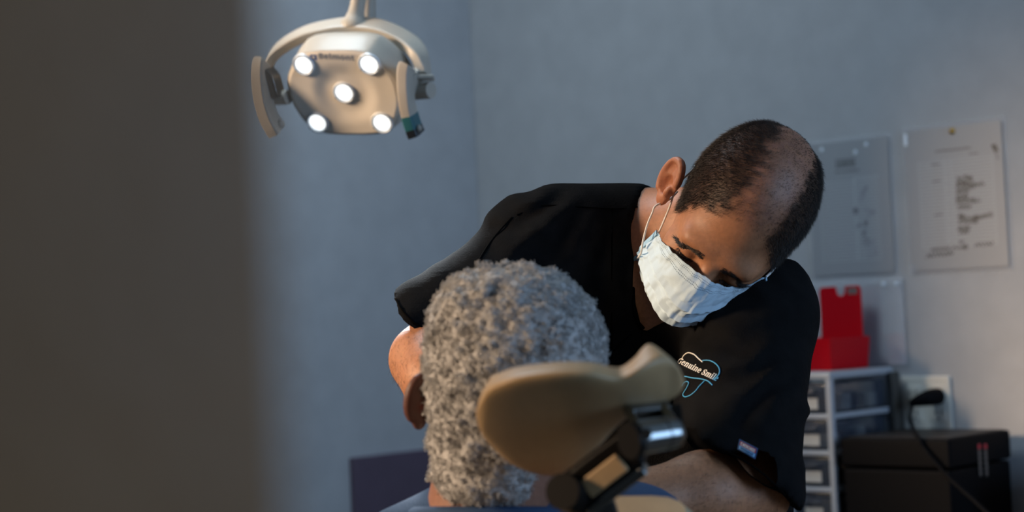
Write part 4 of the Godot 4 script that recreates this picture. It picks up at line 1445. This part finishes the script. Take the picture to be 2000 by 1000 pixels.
	var pleat := func(p: Vector3, s: float, t: float) -> Vector3:
		var edge := 1.0 - smoothstep(0.62, 1.0, absf(s * 2.0 - 1.0) * 0.98)
		var z := 0.0
		var dy := 0.0
		for k in 3:
			var at := 0.34 + 0.17 * k + 0.10 * (s - 0.5)
			var x := (t - at) / 0.085
			var saw := (1.0 - x) if x >= 0.0 and x < 1.0 else (smoothstep(-0.16, 0.0, x) if x < 0.0 and x > -0.16 else 0.0)
			z += 0.0075 * saw * lerpf(1.0, 0.55, edge)
			dy -= 0.0055 * saw
		z += 0.0016 * nz.get_noise_2d(s * 160.0, t * 60.0 + s * 120.0) * 2.0
		var dir := Vector3((s - 0.5) * 1.1, -0.1, 1.0).normalized()
		var o := p + dir * z + Vector3(0, dy, 0)
		var near := head_sdf(o)
		if near < 0.0022: o += grad(o, head_sdf) * (0.0022 - near)
		return o
	var sheet := grid_mb(g, 110, 90, pleat)
	var mn := sheet.normals()
	var back := MB.new()
	var flip := -1.0 if mn[45 * 111 + 55].z < 0 else 1.0
	if flip < 0:
		for k in range(0, sheet.ix.size(), 3):
			var t := sheet.ix[k + 1]; sheet.ix[k + 1] = sheet.ix[k + 2]; sheet.ix[k + 2] = t
	for i in sheet.v.size(): back.add(sheet.v[i] - mn[i] * flip * 0.0009, sheet.uv[i])
	for k in range(0, sheet.ix.size(), 3): back.tri(sheet.ix[k], sheet.ix[k + 2], sheet.ix[k + 1])
	sheet.join(back)
	var mk := sm(Color(1, 1, 1), 0.8)
	mk.albedo_texture = mask_texture()
	mk.backlight_enabled = true
	mk.backlight = Color(0.12, 0.14, 0.16)
	var mm := MB.new(); mm.join(sheet, mv * HT)
	var mo := obj("face_mask", mm, mk, D)
	# edge binding and loops
	var bind := sm(Color8(160, 198, 222), 0.75)
	var loopm := sm(Color8(238, 236, 232), 0.7)
	for s in 2:
		var ev := PackedVector3Array()
		for r: Array in g: ev.append((pleat.call(r[0 if s == 0 else 4], 0.0 if s == 0 else 1.0, float(g.find(r)) / 4.0) as Vector3) + Vector3((-0.0008 if s == 0 else 0.0008), 0, 0.0010))
		var eb := MB.new(); eb.join(band(smooth_path(ev, 4), Vector3(0.4, 0, 0.9), 0.0075, 0.0018, 0.4), mv * HT)
		obj("side_binding", eb, bind, mo)
		var tie := MB.new()
		tie.join(rbox(Vector3(0.004, 0.008, 0.0025), 0.001, ev[4] + Vector3(-0.002 if s == 0 else 0.001, -0.001, 0.001)), mv * HT)
		obj("loop_tab", tie, bind, mo)
	var on_head := func(px: float, py: float) -> Vector3:
		var o := HI * CAM
		var d := (HI.basis * ray_dir(px, py)).normalized()
		var t := 1.8
		for k in 60:
			var q := minf(head_sdf(o + d * t), 1.0)
			if q < 0.0018: break
			t += q * 0.8
			if t > 2.6: break
		return o + d * t
	for l: Array in [[[1285, 457], [1291, 445], [1300, 424], [1309, 401], [1316, 378], [1320, 364]], [[1252, 506], [1252, 494], [1256, 470], [1264, 440], [1274, 416], [1281, 402]]]:
		var lp := PackedVector3Array()
		for q: Array in l:
			var h: Vector3 = on_head.call(q[0], q[1])
			if h.length() > 0.2: h = HI * pt(q[0], q[1], 2.19)
			lp.append(h)
		if l[0][0] == 1285:
			lp.append(Vector3(-0.080, 0.004, -0.002)); lp.append(Vector3(-0.079, -0.004, -0.022)); lp.append(Vector3(-0.077, -0.03, -0.028))
		else:
			lp[0] = Vector3(-.0735, -.138, .031)
			lp.append(Vector3(-0.081, -0.058, -0.008)); lp.append(Vector3(-0.078, -0.05, -0.02))
		var lm := MB.new(); lm.join(tube(smooth_path(lp, 5), 0.0013, 8), mv * HT)
		obj("ear_loop", lm, loopm, mo)
	var rl := PackedVector3Array([Vector3(.0675, -.035, .048), Vector3(0.071, -0.030, 0.034), Vector3(0.0715, -0.024, 0.016), Vector3(0.0725, -0.012, 0.0), Vector3(0.073, -0.016, -0.02), Vector3(0.073, -0.03, -0.028)])
	var rm := MB.new(); rm.join(tube(smooth_path(rl, 5), 0.0015, 8), mv * HT)
	obj("ear_loop", rm, loopm, mo)

func scrub_details(so: Node, mv: Transform3D) -> void:
	var hit := func(px: float, py: float, lift := 0.0) -> Vector3:
		return march(CAM, ray_dir(px, py), scrub_sdf, 2.9, 1.85) - ray_dir(px, py) * lift
	# seams
	for l: Array in [[[1196, 408], [1196, 470], [1195, 540], [1194, 620], [1196, 700]], [[1010, 420], [1060, 402], [1130, 404], [1200, 408], [1245, 404]], [[1000, 424], [960, 470], [930, 520], [912, 575]], [[775, 585], [785, 605], [806, 627], [830, 642]], [[1195, 690], [1230, 655], [1262, 640]], [[1398, 872], [1440, 892], [1490, 925], [1535, 968]]]:
		var p := PackedVector3Array()
		for q: Array in l: p.append(hit.call(q[0], q[1]))
		var m := MB.new(); m.join(tube(smooth_path(p, 6), 0.0011, 6), mv)
		obj("seam", m, M.seam, so)
	# neckline binding
	var nl := PackedVector3Array()
	for q: Array in [[1278, 368], [1262, 380], [1250, 402], [1243, 440], [1241, 490], [1240, 540], [1241, 590], [1248, 625], [1262, 642]]:
		nl.append(hit.call(q[0] - 3, q[1] + 1))
	var nm := MB.new(); nm.join(tube(smooth_path(nl, 6), 0.0022, 8), mv)
	obj("neckline", nm, M.seam, so)
	# embroidered tooth
	var c: Vector3 = hit.call(1365, 735)
	var nrm := grad(c, scrub_raw)
	var right := (cb.x - nrm * cb.x.dot(nrm)).normalized()
	var lay := func(px: float, py: float) -> Vector3: return hit.call(px, py, 0.0006)
	var strokes := [
		[M.outline_white, 1.25, [[1331, 703], [1336, 694], [1344, 689], [1355, 692], [1364, 700], [1372, 707]]],
		[M.outline_blue, 1.15, [[1372, 704], [1385, 704], [1396, 709], [1404, 718], [1405, 728], [1400, 736], [1393, 742]]],
		[M.outline_blue, 1.15, [[1337, 735], [1352, 738], [1368, 740], [1382, 744], [1391, 752]]],
		[M.outline_blue, 1.15, [[1376, 744], [1366, 754], [1358, 764], [1348, 772], [1338, 775], [1334, 770], [1341, 758], [1345, 748], [1341, 745], [1336, 748], [1333, 754]]],
	]
	for s: Array in strokes:
		var p := PackedVector3Array()
		for q: Array in s[2]: p.append(lay.call(q[0], q[1]))
		var m := MB.new(); m.join(tube(smooth_path(p, 6), s[1] * 0.00062, 6), mv)
		obj("embroidered_line", m, s[0], so)
	# lettering laid on the cloth
	var word := func(txt: String, x0: float, y0: float, ang: float, h: float, shear: float, colour: Callable, serif: bool, bold: bool, lift: float, wide := 1.0) -> MB:
		var t := text_mb(txt, h, 0.0, serif, bold, true)
		var lo := 1e9; var hi := -1e9; var bt := 1e9
		for q in t.v: lo = minf(lo, q.x); hi = maxf(hi, q.x); bt = minf(bt, q.y)
		for i in t.v.size():
			var q := t.v[i]
			var x := (q.x - lo) * wide + (q.y - bt) * shear
			var y := q.y - bt
			var s := FOCAL / 2.2
			var px := x0 + (x * cos(ang) + y * sin(ang)) * s
			var py := y0 + (x * sin(ang) - y * cos(ang)) * s
			t.v[i] = mv * (hit.call(px, py, lift) as Vector3)
			t.c[i] = colour.call((q.x - lo) / (hi - lo))
		return t
	var thread := sm(Color(1, 1, 1), 0.6)
	thread.vertex_color_use_as_albedo = true
	var wm: MB = word.call("Genuine Smile", 1321.0, 708.0, 0.44, 0.0078, 0.25, func(f: float) -> Color: return Color(0.78, 0.74, 0.68).lerp(Color(0.05, 0.30, 0.60), smoothstep(0.78, 0.98, f)), true, true, 0.0012, 0.70)
	obj("embroidered_lettering", wm, thread, so)
	# sleeve label, sewn on so that it follows the cloth
	var lc := [Vector2(1444, 857), Vector2(1481, 876), Vector2(1475, 897), Vector2(1440, 877)]
	var drape := func(a: float, b: float, lift: float) -> Vector3:
		var q: Vector2 = (lc[0] as Vector2).lerp(lc[1], a).lerp((lc[3] as Vector2).lerp(lc[2], a), b)
		return mv * (hit.call(q.x, q.y, lift) as Vector3)
	var patch := func(a0: float, a1: float, b0: float, b1: float, lift: float) -> MB:
		var m := MB.new()
		for y in 7:
			for x in 9: m.add(drape.call(lerpf(a0, a1, x / 8.0), lerpf(b0, b1, y / 6.0), lift))
		for y in 6:
			for x in 8: m.quad(y * 9 + x, (y + 1) * 9 + x, (y + 1) * 9 + x + 1, y * 9 + x + 1)
		# folded edge down to the cloth
		var rim := []
		for x in 9: rim.append([lerpf(a0, a1, x / 8.0), b0])
		for y in range(1, 7): rim.append([a1, lerpf(b0, b1, y / 6.0)])
		for x in range(1, 9): rim.append([lerpf(a1, a0, x / 8.0), b1])
		for y in range(1, 6): rim.append([a0, lerpf(b1, b0, y / 6.0)])
		var n := rim.size()
		for k in n:
			var l := (k + 1) % n
			var p0 := m.add(drape.call(rim[k][0], rim[k][1], lift)); var p1 := m.add(drape.call(rim[l][0], rim[l][1], lift))
			var p2 := m.add(drape.call(rim[l][0], rim[l][1], -0.001)); var p3 := m.add(drape.call(rim[k][0], rim[k][1], -0.001))
			m.quad(p0, p1, p2, p3)
		return m
	var print_on := func(txt: String, a0: float, a1: float, b0: float, b1: float, lift: float) -> MB:
		var t := text_mb(txt, 1.0, 0.0)
		var lo := Vector2(1e9, 1e9); var hi := Vector2(-1e9, -1e9)
		for q in t.v: lo = lo.min(Vector2(q.x, q.y)); hi = hi.max(Vector2(q.x, q.y))
		for i in t.v.size():
			t.v[i] = drape.call(lerpf(a0, a1, (t.v[i].x - lo.x) / (hi.x - lo.x)), lerpf(b1, b0, (t.v[i].y - lo.y) / (hi.y - lo.y)), lift)
		return t
	var lab := obj("sleeve_label", patch.call(0.0, 1.0, 0.0, 1.0, 0.0012), M.patchblue, so)
	obj("label_band", patch.call(0.07, 0.93, 0.14, 0.54, 0.0017), M.patchred, so)
	obj("label_band", patch.call(0.07, 0.93, 0.56, 0.90, 0.0017), M.patchpale, so)
	obj("label_lettering", print_on.call("CHEROKEE", 0.12, 0.88, 0.20, 0.49, 0.0021), M.outline_white, so)
	obj("label_lettering", print_on.call("WORKWEAR", 0.15, 0.85, 0.62, 0.84, 0.0021), M.patchblue, so)

func build_patient() -> void:
	var g0 := pt(985, 1000, 1.90)
	var T := thing("person", "seated person with short curly grey hair and a navy top, seen from behind", "person", Transform3D(Basis.IDENTITY, Vector3(g0.x, 0.6, g0.z)))
	var mv := Transform3D(Basis.IDENTITY, -T.position)
	var U := (cb * Vector3(0.10, 0.98, 0.14)).normalized()
	var F := (cb * Vector3(0.0, 0.12, -1.0)).normalized()
	var R := U.cross(F).normalized()
	F = R.cross(U).normalized()
	var HT := Transform3D(Basis(R, U, F), pt(1008, 712, 1.855))
	var dark := Color(0.13, 0.048, 0.032)  # ear in shade: darkness put into the skin colour, shared by the head
	var nz := FastNoiseLite.new()
	nz.seed = 17
	nz.frequency = 0.05
	nz.fractal_octaves = 2
	var body := MB.new()
	var head := head_mb(110, 80)
	for i in head.c.size(): head.c[i] = dark
	body.join(head, HT * Transform3D(Basis.from_scale(Vector3(0.93, 0.93, 0.93)), Vector3(0, -0.008, 0.012)))
	var ear := ear_mb()
	for i in ear.c.size(): ear.c[i] = dark
	# both ears stand off the sides of the head
	for s in [-1, 1]:
		var ex := Vector3(s * 0.82, 0.0, -0.57).normalized()
		var ey := Vector3(s * 0.04, 1.0, -0.12)
		ey = (ey - ex * ey.dot(ex)).normalized()
		var ez: Vector3 = ex.cross(ey) * float(s)
		var c := pt(817, 787, 1.845) if s == 1 else HT * Vector3(-0.088, -0.04, 0.0)
		body.join(ear, Transform3D(HT.basis * Basis(ex, ey, ez) * Basis.from_scale(Vector3(0.85, 0.88, 0.88)), c))
	var nk := lump([[pt(985, 790, 1.85), pt(955, 1050, 1.89), 0.058, 0.075]], 0.02, 0.007)
	for i in nk.c.size(): nk.c[i] = Color(0.27, 0.125, 0.078)
	body.join(nk)
	var bm := MB.new(); bm.join(body, mv)
	obj("body", bm, M.skin, T)
	# hair: a soft mass and the curls on it
	var ca := pt(1014, 692, 1.85); var cbb := pt(962, 812, 1.855)
	var hsdf := func(p: Vector3) -> float:
		var d := sd_ell(p, ca, Vector3(0.0915, 0.0945, 0.104))
		d = smin(d, sd_ell(p, cbb, Vector3(0.0665, 0.105, 0.086)), 0.045)
		d = smin(d, sd_ell(p, pt(940, 915, 1.86), Vector3(0.047, 0.045, 0.06)), 0.03)
		d = smin(d, sd_ell(p, pt(925, 615, 1.85), Vector3(0.034, 0.034, 0.05)), 0.04)
		d = smax(d, (p - pt(1000, 812, 1.852)).dot(F) - 0.012 - maxf(0.0, (p - pt(1000, 812, 1.852)).dot(U)) * 0.55, 0.01)
		return d + 0.0045 * nz.get_noise_3dv(p * 1500.0) + 0.0065 * nz.get_noise_3dv(p * 650.0 + Vector3(9, 3, 1))
	var mass := nets(hsdf, ca - Vector3(0.14, 0.20, 0.15), ca + Vector3(0.13, 0.13, 0.15), 0.0042, 1.8)
	var grey := Color(0.40, 0.388, 0.376)          # one even grey; each curl is a little whiter or darker, by chance
	for i in mass.v.size(): mass.c[i] = grey
	var mm := MB.new(); mm.join(mass, mv)
	var hair := obj("hair", mm, M.curl, T)
	var r := RandomNumberGenerator.new()
	r.seed = 77
	var cn := mass.normals()
	var curls := MB.new()
	for i in 11000:
		var v := r.randi_range(0, mass.v.size() - 1)
		var p := mass.v[v]
		if (p - CAM).length() > 1.96: continue
		var n := cn[v]
		var t := n.cross(Vector3(r.randf_range(-1, 1), r.randf_range(-1, 1), r.randf_range(-1, 1))).normalized()
		var b := n.cross(t)
		var rad := r.randf_range(0.0013, 0.0030)
		var turns := r.randf_range(0.7, 1.5)
		curls.tint = grey * r.randf_range(0.72, 1.28)
		curls.tint.a = 1.0
		var hgt := r.randf_range(0.002, 0.0055)
		var base := p - n * 0.001 + (t * r.randf_range(-1, 1) + b * r.randf_range(-1, 1)) * 0.002
		var ring := PackedVector3Array()
		for q in 7:
			var an := TAU * turns * q / 6.0
			ring.append(base + (t * cos(an) + b * sin(an)) * rad + n * hgt * q / 6.0)
		var s0 := curls.v.size()
		for q in 7:
			var w := 0.00062 * (1.0 - 0.5 * q / 6.0)
			var out := (ring[q] - base - n * n.dot(ring[q] - base)).normalized()
			curls.add(ring[q] + out * w); curls.add(ring[q] - out * w * 0.5 + n * w * 0.87); curls.add(ring[q] - out * w * 0.5 - n * w * 0.87)
		for q in 6:
			for e in 3:
				var f := (e + 1) % 3
				curls.quad(s0 + q * 3 + e, s0 + q * 3 + f, s0 + q * 3 + 3 + f, s0 + q * 3 + 3 + e)
	var cm := MB.new(); cm.join(curls, mv)
	obj("curls", cm, M.curl, hair)
	# navy top
	var tb := [[pt(795, 1110, 1.90), pt(960, 1052, 1.90), 0.060, 0.070], [pt(960, 1052, 1.90), pt(1235, 1075, 1.88), 0.070, 0.066],
		[pt(1000, 1190, 1.92), Vector3(g0.x, 0.80, -2.25), 0.115, 0.14],
		[pt(800, 1120, 1.90), Vector3(-0.20, 0.86, -2.12), 0.058, 0.045], [pt(1230, 1085, 1.88), Vector3(0.20, 0.88, -2.08), 0.062, 0.045]]
	var tm := MB.new(); tm.join(lump(tb, 0.05, 0.009), mv)
	var to := obj("top", tm, M.navy, T)
	var cr := PackedVector3Array()
	var cc: Vector3 = pt(957, 1004, 1.882)
	for k in 25:
		var a := TAU * k / 24.0
		cr.append(cc + cb * Vector3(cos(a) * 0.081, sin(a) * 0.012 - 0.002, sin(a) * 0.078))
	var col := MB.new(); col.join(tube(cr, 0.010, 10, false), mv)
	obj("collar", col, M.navy, to)
	# legs on the seat, below the frame
	var lg := []
	for s in [-1, 1]:
		lg.append([Vector3(g0.x + s * 0.09, 0.70, -2.2), Vector3(g0.x + s * 0.11, 0.70, -2.62), 0.085, 0.065])
		lg.append([Vector3(g0.x + s * 0.11, 0.70, -2.62), Vector3(g0.x + s * 0.11, 0.66, -3.02), 0.062, 0.045])
	var lm := MB.new(); lm.join(lump(lg, 0.04, 0.016), mv)
	obj("trousers", lm, M.trousers, T)
